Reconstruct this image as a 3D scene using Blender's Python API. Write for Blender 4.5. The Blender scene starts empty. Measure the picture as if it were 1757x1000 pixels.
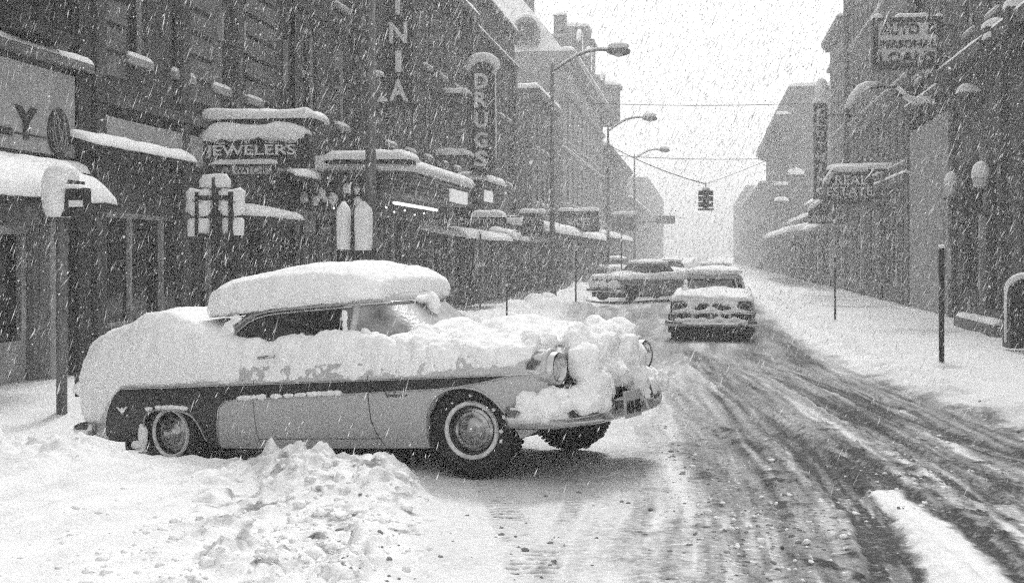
import bpy, bmesh, math, random
import numpy as np
from mathutils import Vector, Matrix

# ------------------------------------------------------------------ camera, sky, sun, exposure
SC = bpy.context.scene
F, HC, TH = 2100.0, 1.95, math.atan(326.5 / 2100)
CT, ST = math.cos(TH), math.sin(TH)
cd = bpy.data.cameras.new('camera'); cam = bpy.data.objects.new('camera', cd)
SC.collection.objects.link(cam); SC.camera = cam
cam.location = (0, 0, HC); cam.rotation_euler = (math.radians(90), 0, TH)
cd.sensor_width = 36; cd.lens = 36 * F / 1757; cd.shift_y = -62 / 1757
cd.clip_start = .05; cd.clip_end = 3000
SC.view_settings.view_transform = 'Standard'; SC.view_settings.look = 'None'
SC.view_settings.exposure = 0.36; SC.view_settings.gamma = 1
SUN_EL, SUN_AZ = math.radians(52), math.radians(4)
W = bpy.data.worlds.new('World'); SC.world = W; W.use_nodes = True
wn = W.node_tree; wn.nodes.clear()
sky = wn.nodes.new('ShaderNodeTexSky'); sky.sky_type = 'NISHITA'; sky.sun_disc = False
sky.sun_elevation = SUN_EL; sky.sun_rotation = SUN_AZ; sky.dust_density = 4
bw = wn.nodes.new('ShaderNodeRGBToBW'); mx = wn.nodes.new('ShaderNodeMix'); mx.data_type = 'FLOAT'
mx.inputs[0].default_value = .6; mx.inputs[3].default_value = 6.5
bg = wn.nodes.new('ShaderNodeBackground'); bg.inputs[1].default_value = .15
wo = wn.nodes.new('ShaderNodeOutputWorld')
wn.links.new(sky.outputs[0], bw.inputs[0]); wn.links.new(bw.outputs[0], mx.inputs[2])
wn.links.new(mx.outputs[0], bg.inputs[0]); wn.links.new(bg.outputs[0], wo.inputs[0])
sl = bpy.data.lights.new('sun', 'SUN'); sl.energy = 1.5; sl.angle = math.radians(11); sl.color = (1, 1, 1)
so = bpy.data.objects.new('sun', sl); SC.collection.objects.link(so)
so.rotation_euler = Vector((-math.sin(SUN_AZ) * math.cos(SUN_EL), -math.cos(SUN_AZ) * math.cos(SUN_EL), -math.sin(SUN_EL))).to_track_quat('-Z', 'Y').to_euler()
SC.cycles.use_denoising = False
SC.cycles.max_bounces = 6; SC.cycles.diffuse_bounces = 3; SC.cycles.volume_bounces = 2
SC.cycles.use_adaptive_sampling = True; SC.cycles.adaptive_threshold = .45; SC.cycles.adaptive_min_samples = 20
SC.cycles.pixel_filter_type = 'BLACKMAN_HARRIS'; SC.cycles.filter_width = 1.3

# ------------------------------------------------------------------ helpers
COL = SC.collection
RS = np.random.RandomState(7)
def at(px, py, zc):
    x, u = (px - 878.5) / F, (438 - py) / F
    return (zc * (-ST + CT * x), zc * (CT + ST * x), HC + u * zc)
def pxY(px, Y):                                   # X of the point seen at column px, at street distance Y
    return Y * math.tan(math.atan((px - 878.5) / F) - TH)
def pxX(px, X):                                   # Y of the point at column px on the plane X
    return X / math.tan(math.atan((px - 878.5) / F) - TH)
def zat(py, X, Y):
    return HC + (438 - py) / F * (-X * ST + Y * CT)
def gp(px, py, z=.15):
    zc = F * (HC - z) / (py - 438); return at(px, py, zc)

def _h(ix, iy, iz, s):
    n = (ix.astype(np.int64) * 374761393 + iy.astype(np.int64) * 668265263 + iz.astype(np.int64) * 2147483647 + s * 974711) & 0xffffffff
    n = ((n ^ (n >> 13)) * 1274126177) & 0xffffffff
    n = ((n ^ (n >> 16)) * 2246822519) & 0xffffffff
    return ((n ^ (n >> 15)) & 0xffff) / 65535.0
def vn(P, s=0):
    P = np.asarray(P, float); i = np.floor(P); f = P - i; f = f * f * (3 - 2 * f); r = 0
    for a in (0, 1):
        for b in (0, 1):
            for c in (0, 1):
                w = (f[..., 0] if a else 1 - f[..., 0]) * (f[..., 1] if b else 1 - f[..., 1]) * (f[..., 2] if c else 1 - f[..., 2])
                r = r + w * _h(i[..., 0] + a, i[..., 1] + b, i[..., 2] + c, s)
    return r * 2 - 1
def fbm(P, o=4, s=0):
    P = np.asarray(P, float); r = 0; a = .5
    for k in range(o):
        r = r + a * vn(P * 2 ** k, s + k * 17); a *= .5
    return r
def worley(X, Y, cell, s=0):                      # distance to the nearest jittered point, in cells
    gx, gy = X / cell, Y / cell; ix, iy = np.floor(gx), np.floor(gy); d = np.full(X.shape, 9.); z = np.zeros_like(ix); hh = np.zeros_like(X)
    for a in (-1, 0, 1):
        for b in (-1, 0, 1):
            cx, cy = ix + a, iy + b
            dx = cx + _h(cx, cy, z, s) - gx; dy = cy + _h(cx, cy, z, s + 5) - gy
            q = dx * dx + dy * dy; m = q < d; d = np.where(m, q, d); hh = np.where(m, _h(cx, cy, z, s + 9), hh)
    return np.sqrt(d), hh
def sst(a, b, x):
    t = np.clip((x - a) / (b - a), 0, 1); return t * t * (3 - 2 * t)

class G:
    def __init__(s): s.v = []; s.f = []
    def add(s, V, Fc):
        n = len(s.v); s.v.extend([tuple(map(float, p)) for p in V]); s.f.extend([tuple(int(i) + n for i in f) for f in Fc]); return s
    def box(s, x0, x1, y0, y1, z0, z1):
        if x1 < x0: x0, x1 = x1, x0
        return s.add([(x0, y0, z0), (x1, y0, z0), (x1, y1, z0), (x0, y1, z0), (x0, y0, z1), (x1, y0, z1), (x1, y1, z1), (x0, y1, z1)],
                     [(0, 3, 2, 1), (4, 5, 6, 7), (0, 1, 5, 4), (1, 2, 6, 5), (2, 3, 7, 6), (3, 0, 4, 7)])
    def tube(s, pts, r, n=8, cap=True):
        P = [np.array(p, float) for p in pts]; k = len(P); rr = r if hasattr(r, '__len__') else [r] * k; V = []; u = None
        for i in range(k):
            t = P[min(i + 1, k - 1)] - P[max(i - 1, 0)]; t /= (np.linalg.norm(t) + 1e-9)
            if u is None: u = np.cross(t, (0, 0, 1.) if abs(t[2]) < .9 else (1., 0, 0))
            u = u - t * (u @ t); u /= np.linalg.norm(u); w = np.cross(t, u)
            for j in range(n):
                a = 2 * math.pi * j / n; V.append(P[i] + rr[i] * (math.cos(a) * u + math.sin(a) * w))
        Fc = [(i * n + j, i * n + (j + 1) % n, (i + 1) * n + (j + 1) % n, (i + 1) * n + j) for i in range(k - 1) for j in range(n)]
        if cap: Fc += [tuple(range(n))[::-1], tuple((k - 1) * n + j for j in range(n))]
        return s.add(V, Fc)
    def lathe(s, prof, o, ax, n=24, cap=True):              # prof: (along axis, radius)
        ax = np.array(ax, float); ax /= np.linalg.norm(ax); u = np.cross(ax, (0, 0, 1.) if abs(ax[2]) < .9 else (1., 0, 0)); u /= np.linalg.norm(u); w = np.cross(ax, u)
        V = [np.array(o) + ax * a + r * (math.cos(2 * math.pi * j / n) * u + math.sin(2 * math.pi * j / n) * w) for a, r in prof for j in range(n)]
        k = len(prof)
        return s.add(V, [(i * n + j, i * n + (j + 1) % n, (i + 1) * n + (j + 1) % n, (i + 1) * n + j) for i in range(k - 1) for j in range(n)] + ([tuple(range(n))[::-1], tuple((k - 1) * n + j for j in range(n))] if cap else []))
    def grid(s, A, cu=False, cv=False, mask=None):
        A = np.asarray(A); n, m = A.shape[:2]; Fc = []
        for i in range(n if cu else n - 1):
            for j in range(m if cv else m - 1):
                if mask is not None and not mask[i, j]: continue
                Fc.append((i * m + j, i * m + (j + 1) % m, ((i + 1) % n) * m + (j + 1) % m, ((i + 1) % n) * m + j))
        return s.add(A.reshape(-1, 3), Fc)
    def prism(s, poly, ax, a0, a1):               # poly in the two other axes (in axis order)
        k = len(poly); V = []
        for a in (a0, a1):
            for p in poly:
                q = list(p); q.insert(ax, a); V.append(q)
        return s.add(V, [tuple(range(k))[::-1], tuple(range(k, 2 * k))] + [(i, (i + 1) % k, k + (i + 1) % k, k + i) for i in range(k)])

def slab(p00, p10, p01, p11, th, seed=1, res=.09, rough=.16, droop=.0):
    """A pillow of snow lying on the quad p00-p10 (u) / p00-p01 (v)."""
    p00, p10, p01, p11 = [np.array(p, float) for p in (p00, p10, p01, p11)]
    nu = int(np.clip(np.linalg.norm(p10 - p00) / res, 6, 60)); nv = int(np.clip(np.linalg.norm(p01 - p00) / res, 5, 24))
    e = lambda n: .5 - .5 * np.cos(np.linspace(0, math.pi, n)) * (1 - 0)
    u, v = np.meshgrid(e(nu + 1), e(nv + 1), indexing='ij')
    B = ((1 - u) * (1 - v))[..., None] * p00 + (u * (1 - v))[..., None] * p10 + ((1 - u) * v)[..., None] * p01 + (u * v)[..., None] * p11
    Lu, Lv = np.linalg.norm(p10 - p00), np.linalg.norm(p01 - p00); rd = max(th * 1.1, 1e-4)
    eu = np.clip(np.minimum(u, 1 - u) * Lu / rd, 0, 1); ev = np.clip(np.minimum(v, 1 - v) * Lv / min(rd, Lv * .45), 0, 1)
    ex = np.sqrt(np.clip(1 - (1 - eu) ** 2, 0, 1)) * np.sqrt(np.clip(1 - (1 - ev) ** 2, 0, 1))
    nz = fbm(B * 2.3 + seed * 7.1, 4, seed)
    top = B.copy(); top[..., 2] += th * ex * (1 + rough * 2.2 * nz) + .004
    c = B.mean((0, 1)); out = B - c; out[..., 2] = 0
    top[..., 2] -= th * .35 * np.clip(fbm(B * 1.1 + seed * 3.3, 2, seed + 8) * 2 - .35, 0, 1) * (ex > .3)
    bulge = (ex * (1 - ex) * 4)[..., None] * out / (np.abs(out).max() + 1e-6) * th * .15
    top += bulge
    bot = B.copy(); bot[..., 2] -= .002 + droop * (1 - ex) * (.6 + fbm(B * 6 + seed, 3, seed + 3))
    top[0, :, :2] = B[0, :, :2]; top[-1, :, :2] = B[-1, :, :2]
    g = G(); g.grid(top); n = len(g.v); m = top.shape[1]; k = top.shape[0]
    g.grid(bot[:, ::-1])
    T = lambda i, j: i * m + j
    Bq = lambda i, j: n + i * m + (m - 1 - j)
    for i in range(k - 1):
        g.f.append((T(i, 0), Bq(i, 0), Bq(i + 1, 0), T(i + 1, 0))[::-1]); g.f.append((T(i, m - 1), Bq(i, m - 1), Bq(i + 1, m - 1), T(i + 1, m - 1)))
    for j in range(m - 1):
        g.f.append((T(0, j), Bq(0, j), Bq(0, j + 1), T(0, j + 1))); g.f.append((T(k - 1, j), Bq(k - 1, j), Bq(k - 1, j + 1), T(k - 1, j + 1))[::-1])
    return g

def to_obj(name, g, mat, smooth=False, off=(0, 0, 0)):
    me = bpy.data.meshes.new(name); o3 = np.array(off, float)
    V = np.array(g.v, float).reshape(-1, 3) - o3
    me.from_pydata(V.tolist(), [], g.f); me.update()
    if mat: me.materials.append(mat)
    if smooth: me.polygons.foreach_set('use_smooth', [True] * len(me.polygons))
    o = bpy.data.objects.new(name, me); COL.objects.link(o); return o
def tag(o, label=None, cat=None, group=None, kind=None):
    for k, v in (('label', label), ('category', cat), ('group', group), ('kind', kind)):
        if v: o[k] = v
    return o
class Thing:
    def __init__(s, name, label, cat, loc=(0, 0, 0), group=None, mat4=None):
        s.o = bpy.data.objects.new(name, None); COL.objects.link(s.o); s.o.empty_display_size = .2
        s.off = np.array(loc, float); s.o.location = loc
        if mat4 is not None: s.o.matrix_world = mat4; s.off = np.zeros(3)
        tag(s.o, label, cat, group)
    def part(s, name, g, mat, smooth=False, parent=None, label=None):
        o = to_obj(name, g, mat, smooth, s.off); o.parent = parent or s.o
        if label: o['label'] = label
        return o
def bake(o, mods):
    for t, kw in mods:
        m = o.modifiers.new(t, t)
        for k, v in kw.items(): setattr(m, k, v)
    bpy.context.view_layer.update()
    dg = bpy.context.evaluated_depsgraph_get()
    me = bpy.data.meshes.new_from_object(o.evaluated_get(dg)); o.modifiers.clear(); old = o.data; o.data = me; bpy.data.meshes.remove(old)
    return o
def text_g(body, h, w=None, bold=.0, ext=.012, sp=1.0):
    """Upright lettering facing -Y, centred on the origin, cap height h, total width w."""
    c = bpy.data.curves.new('t', 'FONT'); c.body = body; c.size = 1; c.extrude = .5; c.offset = bold; c.space_character = sp; c.resolution_u = 3
    o = bpy.data.objects.new('t', c); COL.objects.link(o); bpy.context.view_layer.update()
    me = bpy.data.meshes.new_from_object(o.evaluated_get(bpy.context.evaluated_depsgraph_get()))
    V = np.array([v.co[:] for v in me.vertices]); Fc = [tuple(p.vertices) for p in me.polygons]
    bpy.data.objects.remove(o); bpy.data.meshes.remove(me); bpy.data.curves.remove(c)
    mn, mxx = V.min(0), V.max(0); V = V - (mn + mxx) / 2
    sz = h / (mxx[1] - mn[1]); sx = w / (mxx[0] - mn[0]) if w else sz
    V = np.stack([V[:, 0] * sx, -V[:, 2] / max(1e-6, (mxx[2] - mn[2])) * ext * 2, V[:, 1] * sz], 1)
    g = G(); g.add(V, Fc); return g
def moved(g, d, s=1):
    n = G(); n.v = [(p[0] * s + d[0], p[1] * s + d[1], p[2] * s + d[2]) for p in g.v]; n.f = list(g.f); return n
def side_text(g, s):                              # turn lettering that faces -Y to face +X (s=1) or -X (s=-1)
    n = G(); n.v = [(-p[1] * s, p[0] * s, p[2]) for p in g.v]; n.f = list(g.f); return n

# ------------------------------------------------------------------ materials
def mat(name, v, rough=.8, nscale=3., namp=.25, bump=.2, bscale=40., metal=0., spec=.3, emit=0.):
    m = bpy.data.materials.new(name); m.use_nodes = True; nt = m.node_tree; p = nt.nodes['Principled BSDF']; L = nt.links
    p.inputs['Roughness'].default_value = rough; p.inputs['Metallic'].default_value = metal; p.inputs['Specular IOR Level'].default_value = spec
    tc = nt.nodes.new('ShaderNodeTexCoord')
    n1 = nt.nodes.new('ShaderNodeTexNoise'); n1.inputs['Scale'].default_value = nscale; n1.inputs['Detail'].default_value = 6
    L.new(tc.outputs['Object'], n1.inputs['Vector'])
    cr = nt.nodes.new('ShaderNodeValToRGB'); a, b = v * (1 - namp), min(1, v * (1 + namp))
    cr.color_ramp.elements[0].position = .3; cr.color_ramp.elements[1].position = .7
    cr.color_ramp.elements[0].color = (a, a, a, 1); cr.color_ramp.elements[1].color = (b, b, b, 1)
    L.new(n1.outputs['Fac'], cr.inputs['Fac']); L.new(cr.outputs['Color'], p.inputs['Base Color'])
    if bump:
        n2 = nt.nodes.new('ShaderNodeTexNoise'); n2.inputs['Scale'].default_value = bscale; n2.inputs['Detail'].default_value = 5
        L.new(tc.outputs['Object'], n2.inputs['Vector'])
        bp = nt.nodes.new('ShaderNodeBump'); bp.inputs['Strength'].default_value = bump; bp.inputs['Distance'].default_value = .02
        L.new(n2.outputs['Fac'], bp.inputs['Height']); L.new(bp.outputs['Normal'], p.inputs['Normal'])
    if emit:
        p.inputs['Emission Color'].default_value = (1, 1, 1, 1); p.inputs['Emission Strength'].default_value = emit
    return m
def brick(name, v, scale=4.):
    m = mat(name, v, .9, 1.2, .3, 0); nt = m.node_tree; L = nt.links; p = nt.nodes['Principled BSDF']
    tc = [n for n in nt.nodes if n.type == 'TEX_COORD'][0]; cr = [n for n in nt.nodes if n.type == 'VALTORGB'][0]
    mp = nt.nodes.new('ShaderNodeCombineXYZ'); sp = nt.nodes.new('ShaderNodeSeparateXYZ'); ad = nt.nodes.new('ShaderNodeMath')
    L.new(tc.outputs['Object'], sp.inputs[0]); L.new(sp.outputs[0], ad.inputs[0]); L.new(sp.outputs[1], ad.inputs[1]); L.new(ad.outputs[0], mp.inputs[0]); L.new(sp.outputs[2], mp.inputs[1])
    br = nt.nodes.new('ShaderNodeTexBrick'); br.inputs['Scale'].default_value = scale; br.inputs['Mortar Size'].default_value = .03
    br.inputs['Color1'].default_value = (.8, .8, .8, 1); br.inputs['Color2'].default_value = (1.2, 1.2, 1.2, 1); br.inputs['Mortar'].default_value = (1.5, 1.5, 1.5, 1)
    L.new(mp.outputs[0], br.inputs['Vector'])
    mu = nt.nodes.new('ShaderNodeMix'); mu.data_type = 'RGBA'; mu.blend_type = 'MULTIPLY'; mu.inputs[0].default_value = 1
    L.new(cr.outputs['Color'], mu.inputs[6]); L.new(br.outputs['Color'], mu.inputs[7]); L.new(mu.outputs[2], p.inputs['Base Color'])
    # driven snow caught in the rough wall, in patches of its own
    n3 = nt.nodes.new('ShaderNodeTexNoise'); n3.inputs['Scale'].default_value = 7; n3.inputs['Detail'].default_value = 8; n3.inputs['Roughness'].default_value = .75
    mp2 = nt.nodes.new('ShaderNodeMapping'); mp2.inputs['Scale'].default_value = (1, 1, .35); L.new(tc.outputs['Object'], mp2.inputs[0]); L.new(mp2.outputs[0], n3.inputs['Vector'])
    c3 = nt.nodes.new('ShaderNodeValToRGB'); c3.color_ramp.elements[0].position = .56; c3.color_ramp.elements[1].position = .74; c3.color_ramp.elements[1].color = (.55, .55, .55, 1)
    L.new(n3.outputs['Fac'], c3.inputs['Fac'])
    m2 = nt.nodes.new('ShaderNodeMix'); m2.data_type = 'RGBA'; m2.inputs[7].default_value = (.7, .7, .7, 1)
    L.new(c3.outputs['Color'], m2.inputs[0]); L.new(mu.outputs[2], m2.inputs[6]); L.new(m2.outputs[2], p.inputs['Base Color'])
    bp = nt.nodes.new('ShaderNodeBump'); bp.inputs['Strength'].default_value = .5; bp.inputs['Distance'].default_value = .02
    L.new(br.outputs['Fac'], bp.inputs['Height']); bp.invert = True; L.new(bp.outputs['Normal'], p.inputs['Normal'])
    return m
M = dict(
    snow=mat('snow', .88, .9, 5, .04, .55, 60, spec=.15),
    carsnow=mat('packed_snow', .9, .9, 7, .03, .5, 45, spec=.15),
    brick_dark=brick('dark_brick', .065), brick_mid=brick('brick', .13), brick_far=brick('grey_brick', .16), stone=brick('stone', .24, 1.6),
    panel=mat('painted_board', .36, .7, 2, .15, .1, 30), trim=mat('painted_trim', .34, .7, 3, .3, .2), pale=mat('pale_plaster', .3, .85, 1.5, .2, .3, 12),
    dark=mat('dark_paint', .035, .6, 4, .3, .1), black=mat('black_iron', .018, .5, 4, .2, .1), steel=mat('galvanised_steel', .14, .5, 5, .3, .1, metal=.3),
    glass=mat('shop_glass', .012, .08, 1, .2, 0, spec=.6), carglass=mat('car_glass', .02, .05, 1, .2, 0, spec=.7),
    curtain=mat('window_blind', .3, .8, 3, .1, 0), white=mat('white_letters', .75, .6, 8, .12, 0), lit=mat('lit_panel', .6, .5, 30, .5, 0, emit=.35),
    tube=mat('fluorescent_tube', .9, .5, 3, .02, 0, emit=1.6), chrome=mat('chrome', .5, .13, 6, .1, 0, metal=1.), rubber=mat('rubber', .022, .85, 9, .3, .4, 90),
    under=mat('underbody', .012, .95, 4, .2, 0), lens=mat('headlamp_lens', .55, .12, 20, .15, .1, 80, spec=.8), plate=mat('licence_plate', .42, .5, 5, .1, 0),
    signface=mat('pale_sign_face', .72, .7, 2, .15, .1, 30), hub=mat('hubcap_metal', .32, .2, 16, .6, .25, 14, metal=.9), rim=mat('painted_rim', .035, .6, 6, .2, 0), frost=mat('frosted_glass', .2, .22, 5, .75, .15, 30, spec=.6), band=mat('snowy_rim', .6, .8, 9, .3, .5), paint_dark=mat('dark_car_paint', .03, .3, 3, .15, 0, spec=.5), paint_grey=mat('grey_car_paint', .16, .3, 3, .15, 0, spec=.5),
    paint_light=mat('light_car_paint', .42, .32, 3, .1, 0, spec=.5), flake=mat('snowflake', .92, .9, 3, .02, 0), clod=mat('snow_clod', .8, .95, 14, .12, .4, 50), dirt=mat('slush_clod', .2, .9, 14, .4, .4, 50))

def ground_mat():
    m = bpy.data.materials.new('snowy_road'); m.use_nodes = True; nt = m.node_tree; L = nt.links; p = nt.nodes['Principled BSDF']
    p.inputs['Roughness'].default_value = .85; p.inputs['Specular IOR Level'].default_value = .2
    at_ = nt.nodes.new('ShaderNodeAttribute'); at_.attribute_name = 'dirt'
    tc = nt.nodes.new('ShaderNodeTexCoord'); n = nt.nodes.new('ShaderNodeTexNoise'); n.inputs['Scale'].default_value = 22; n.inputs['Detail'].default_value = 7; n.inputs['Roughness'].default_value = .7
    L.new(tc.outputs['Object'], n.inputs['Vector'])
    s = nt.nodes.new('ShaderNodeMath'); s.operation = 'SUBTRACT'; s.inputs[1].default_value = .5; L.new(n.outputs['Fac'], s.inputs[0])
    k = nt.nodes.new('ShaderNodeMath'); k.operation = 'MULTIPLY_ADD'; L.new(s.outputs[0], k.inputs[0]); k.inputs[1].default_value = .9
    mm = nt.nodes.new('ShaderNodeMath'); mm.operation = 'MULTIPLY'; L.new(k.outputs[0], mm.inputs[0])
    L.new(at_.outputs['Fac'], k.inputs[2])
    cl = nt.nodes.new('ShaderNodeMath'); cl.operation = 'MULTIPLY_ADD'; cl.use_clamp = True
    dm = nt.nodes.new('ShaderNodeMath'); dm.operation = 'MULTIPLY_ADD'; dm.inputs[1].default_value = 2.2; dm.inputs[2].default_value = .08; dm.use_clamp = True; L.new(at_.outputs['Fac'], dm.inputs[0])
    L.new(s.outputs[0], cl.inputs[0]); L.new(dm.outputs[0], cl.inputs[1]); L.new(at_.outputs['Fac'], cl.inputs[2])
    mp = nt.nodes.new('ShaderNodeMapping'); mp.inputs['Scale'].default_value = (.75, 1.5, 1); L.new(tc.outputs['Object'], mp.inputs[0])
    sn = nt.nodes.new('ShaderNodeTexNoise'); sn.inputs['Scale'].default_value = 17; sn.inputs['Detail'].default_value = 8; sn.inputs['Roughness'].default_value = .65; L.new(mp.outputs[0], sn.inputs['Vector'])
    sr = nt.nodes.new('ShaderNodeMapRange'); sr.inputs[1].default_value = .57; sr.inputs[2].default_value = .66; L.new(sn.outputs['Fac'], sr.inputs[0])
    sr2 = nt.nodes.new('ShaderNodeMapRange'); sr2.inputs[1].default_value = .42; sr2.inputs[2].default_value = .34; L.new(sn.outputs['Fac'], sr2.inputs[0])
    df = nt.nodes.new('ShaderNodeMath'); df.operation = 'SUBTRACT'; L.new(sr.outputs[0], df.inputs[0]); L.new(sr2.outputs[0], df.inputs[1])
    sm = nt.nodes.new('ShaderNodeMapRange'); sm.inputs[1].default_value = .12; sm.inputs[2].default_value = .45; sm.inputs[4].default_value = .42; L.new(at_.outputs['Fac'], sm.inputs[0])
    sp_ = nt.nodes.new('ShaderNodeMath'); sp_.operation = 'MULTIPLY_ADD'; sp_.use_clamp = True; L.new(df.outputs[0], sp_.inputs[0]); L.new(sm.outputs[0], sp_.inputs[1]); L.new(cl.outputs[0], sp_.inputs[2]); cl = sp_
    cr = nt.nodes.new('ShaderNodeValToRGB'); e = cr.color_ramp.elements
    e[0].color = (.88, .88, .88, 1); e[1].color = (.045, .045, .045, 1); q = e.new(.45); q.color = (.36, .36, .36, 1)
    L.new(cl.outputs[0], cr.inputs['Fac']); L.new(cr.outputs['Color'], p.inputs['Base Color'])
    n2 = nt.nodes.new('ShaderNodeTexNoise'); n2.inputs['Scale'].default_value = 45; n2.inputs['Detail'].default_value = 4; L.new(tc.outputs['Object'], n2.inputs['Vector'])
    bp = nt.nodes.new('ShaderNodeBump'); bp.inputs['Strength'].default_value = .55; bp.inputs['Distance'].default_value = .02
    L.new(n2.outputs['Fac'], bp.inputs['Height']); L.new(bp.outputs['Normal'], p.inputs['Normal'])
    return m

# ------------------------------------------------------------------ ground
RIDGE = np.array([(-400, 10.2, .42), (-150, 10.2, .42), (60, 10.1, .42), (150, 10.1, .41), (200, 10.1, .31), (240, 10.15, .28), (440, 9.9, .27), (450, 9.7, .33), (490, 9.55, .38), (545, 9.3, .44), (600, 9.25, .38),
                  (650, 9.15, .43), (690, 9.05, .38), (712, 9.0, .30), (735, 8.9, .24), (760, 8.9, .2)])
def pl(pts, z=.15): return np.array([gp(a, b, z)[:2] for a, b in pts])
TRACKS = [  # polyline, width near/far (m), depth, dirt
    (pl([(1300, 600), (1350, 632), (1420, 672), (1530, 727), (1640, 768), (1757, 805), (1950, 880)], .1), .17, .028, 1.0),
    (pl([(1185, 590), (1210, 625), (1260, 680), (1340, 745), (1430, 830), (1500, 905), (1545, 1000), (1560, 1120)], .17), .17, .028, 1.0),
    (pl([(1340, 745), (1450, 795), (1600, 895), (1757, 1010), (1850, 1090)], .2), .18, .028, .95),
    (pl([(1335, 560), (1400, 625), (1460, 670), (1545, 718)], .1), .14, .03, .85),
    (pl([(1200, 605), (1330, 650), (1450, 730), (1560, 790), (1700, 880)], .12), .13, .03, .85),
    (pl([(1230, 640), (1290, 700), (1370, 770), (1440, 860)], .15), .22, .02, .6),
    (pl([(1160, 600), (1130, 640), (1170, 700), (1240, 790), (1290, 880), (1320, 1000)], .17), .2, .015, .42),
]
CLEAT = [(pl([(835, 815), (868, 880), (895, 940), (912, 1010), (925, 1100)], .24), .11, .025, .5), (pl([(985, 860), (965, 910), (945, 960), (930, 1010)], .24), .06, .02, .35)]
def dist_poly(X, Y, P):
    d = np.full(X.shape, 99.); sgn = np.zeros(X.shape); L0 = 0; al = np.zeros(X.shape)
    for a, b in zip(P[:-1], P[1:]):
        ab = b - a; l = np.linalg.norm(ab); t = np.clip(((X - a[0]) * ab[0] + (Y - a[1]) * ab[1]) / l ** 2, 0, 1)
        dx, dy = X - a[0] - t * ab[0], Y - a[1] - t * ab[1]; q = np.hypot(dx, dy); m = q < d
        d = np.where(m, q, d); al = np.where(m, L0 + t * l, al); L0 += l
    return d, al
def ground_fn(X, Y):
    zc = -X * ST + Y * CT; px = 878.5 + F * (X * CT + Y * ST) / np.maximum(zc, .5)
    P3 = np.stack([X, Y, X * 0], -1)
    g = 1 - sst(13, 27, Y)
    z = .235 * g - .06 * sst(1, 3, X) * g
    z = z - .27 * sst(-2.6, -4.3, X) * sst(9.2, 10.4, Y) * (1 - sst(12.5, 14.5, Y)) * sst(-9, -6.8, X)
    z = z + .03 * fbm(P3 * .7, 3, 3)
    # ridge in front of the car and the bank that slopes from it towards the lens
    zt = np.interp(px, RIDGE[:, 0], RIDGE[:, 2]); zr = np.interp(px, RIDGE[:, 0], RIDGE[:, 1]); d = zc - zr
    w = np.where(d > 0, .28, 1.35); k = np.exp(-(d / w) ** 2) * (1 - sst(715, 765, px)) * (Y > 2)
    z = z + (np.maximum(zt - z, 0)) * k
    fore = (1 - sst(640, 760, px)) * (1 - sst(-.1, .15, d)); pile = np.exp(-((px - 600) / 130) ** 2) * np.exp(-((d + .1) / .5) ** 2) * (.75 + .7 * fbm(P3 * 1.6, 2, 96)) + 1.7 * np.exp(-((px - 60) / 150) ** 2) * np.exp(-((d + .15) / .45) ** 2)
    py = 438 + F * (HC - z) / np.maximum(zc, .5)
    rub = fore ** .6 * sst(250, 520, px + (py - 780) * .35 + 60 * fbm(P3 * 1.1, 3, 8)) * sst(770, 840, py + 40)
    qx, qy = X + .10 * fbm(P3 * 6, 3, 91), Y + .10 * fbm(P3 * 6, 3, 92)
    w1, h1 = worley(qx, qy, .15, 1); w2, h2 = worley(qx, qy, .07, 2); w3, h3 = worley(qx, qy, .34, 4)
    lump = (np.clip(1 - w3 * 1.2, 0, 1) ** .7 * h3 * .13 + np.clip(1 - w1 * 1.2, 0, 1) ** .7 * h1 * .075 + np.clip(1 - w2 * 1.25, 0, 1) ** .8 * h2 * .04) * (.75 + .7 * fbm(P3 * 12, 2, 93))
    A = np.clip(rub * (.62 + 1.3 * fbm(P3 * 1.2, 3, 94)) + pile * 1.0 + fore * .12, 0, 1.3)
    z = z + A * (lump - .02)
    z = z + fore * .02 * fbm(P3 * 5, 3, 5) + fore * .03 * fbm(np.stack([(X - .5 * Y) * 5, (Y + .4 * X) * .9, X * 0], -1), 4, 98) + .006 * fbm(P3 * 9, 3, 4)
    # dirt
    road = sst(-1.0, .4, X + .25 * fbm(P3 * .9, 3, 31)) * (1 - sst(np.interp(Y, [6, 12, 17, 38], [2.6, 3.2, 2.7, 2.2]) - .35, np.interp(Y, [6, 12, 17, 38], [2.6, 3.2, 2.7, 2.2]) + .05, X + .2 * fbm(P3 * 1.3, 3, 33)))
    far = sst(14, 24, Y); road_far = sst(-4.6, -3.4, X + .4 * fbm(P3 * .5, 3, 32)) * (1 - sst(1.9, 2.5, X)) * far
    cx = X - np.interp(Y, [4, 6.9, 8.4, 9.9, 12.9, 17, 24, 40], [1.1, 1.15, 1.17, 1.05, .75, .4, -.07, -.3]); st = np.stack([cx * 3.2, Y * .3, X * 0], -1); st2 = np.stack([cx * 13, Y * .5, X * 0], -1)
    rr = np.maximum(road, road_far * .9)
    dirt = rr * (.47 + .55 * np.clip(fbm(st, 4, 41) + .05, -.4, 1) + .75 * fbm(st2, 3, 43) * sst(30, 10, Y)) + .05 + .05 * fbm(P3 * 2, 3, 9)
    blot = np.clip(fbm(P3 * 6, 4, 51) * 1.9 - .12, 0, 1)
    dirt += blot * road * .5 * sst(16, 9, Y)
    dirt += (1 - road) * sst(-2.4, -1.4, X) * (1 - far) * (.10 + .12 * np.clip(fbm(P3 * 1.5, 4, 53) + .1, 0, 1))
    z = z + road * sst(22, 9, Y) * (.022 * np.clip(1 - w2 * 1.3, 0, 1) * (blot * 1.5) + .02 * fbm(P3 * 4, 3, 61))
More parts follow.
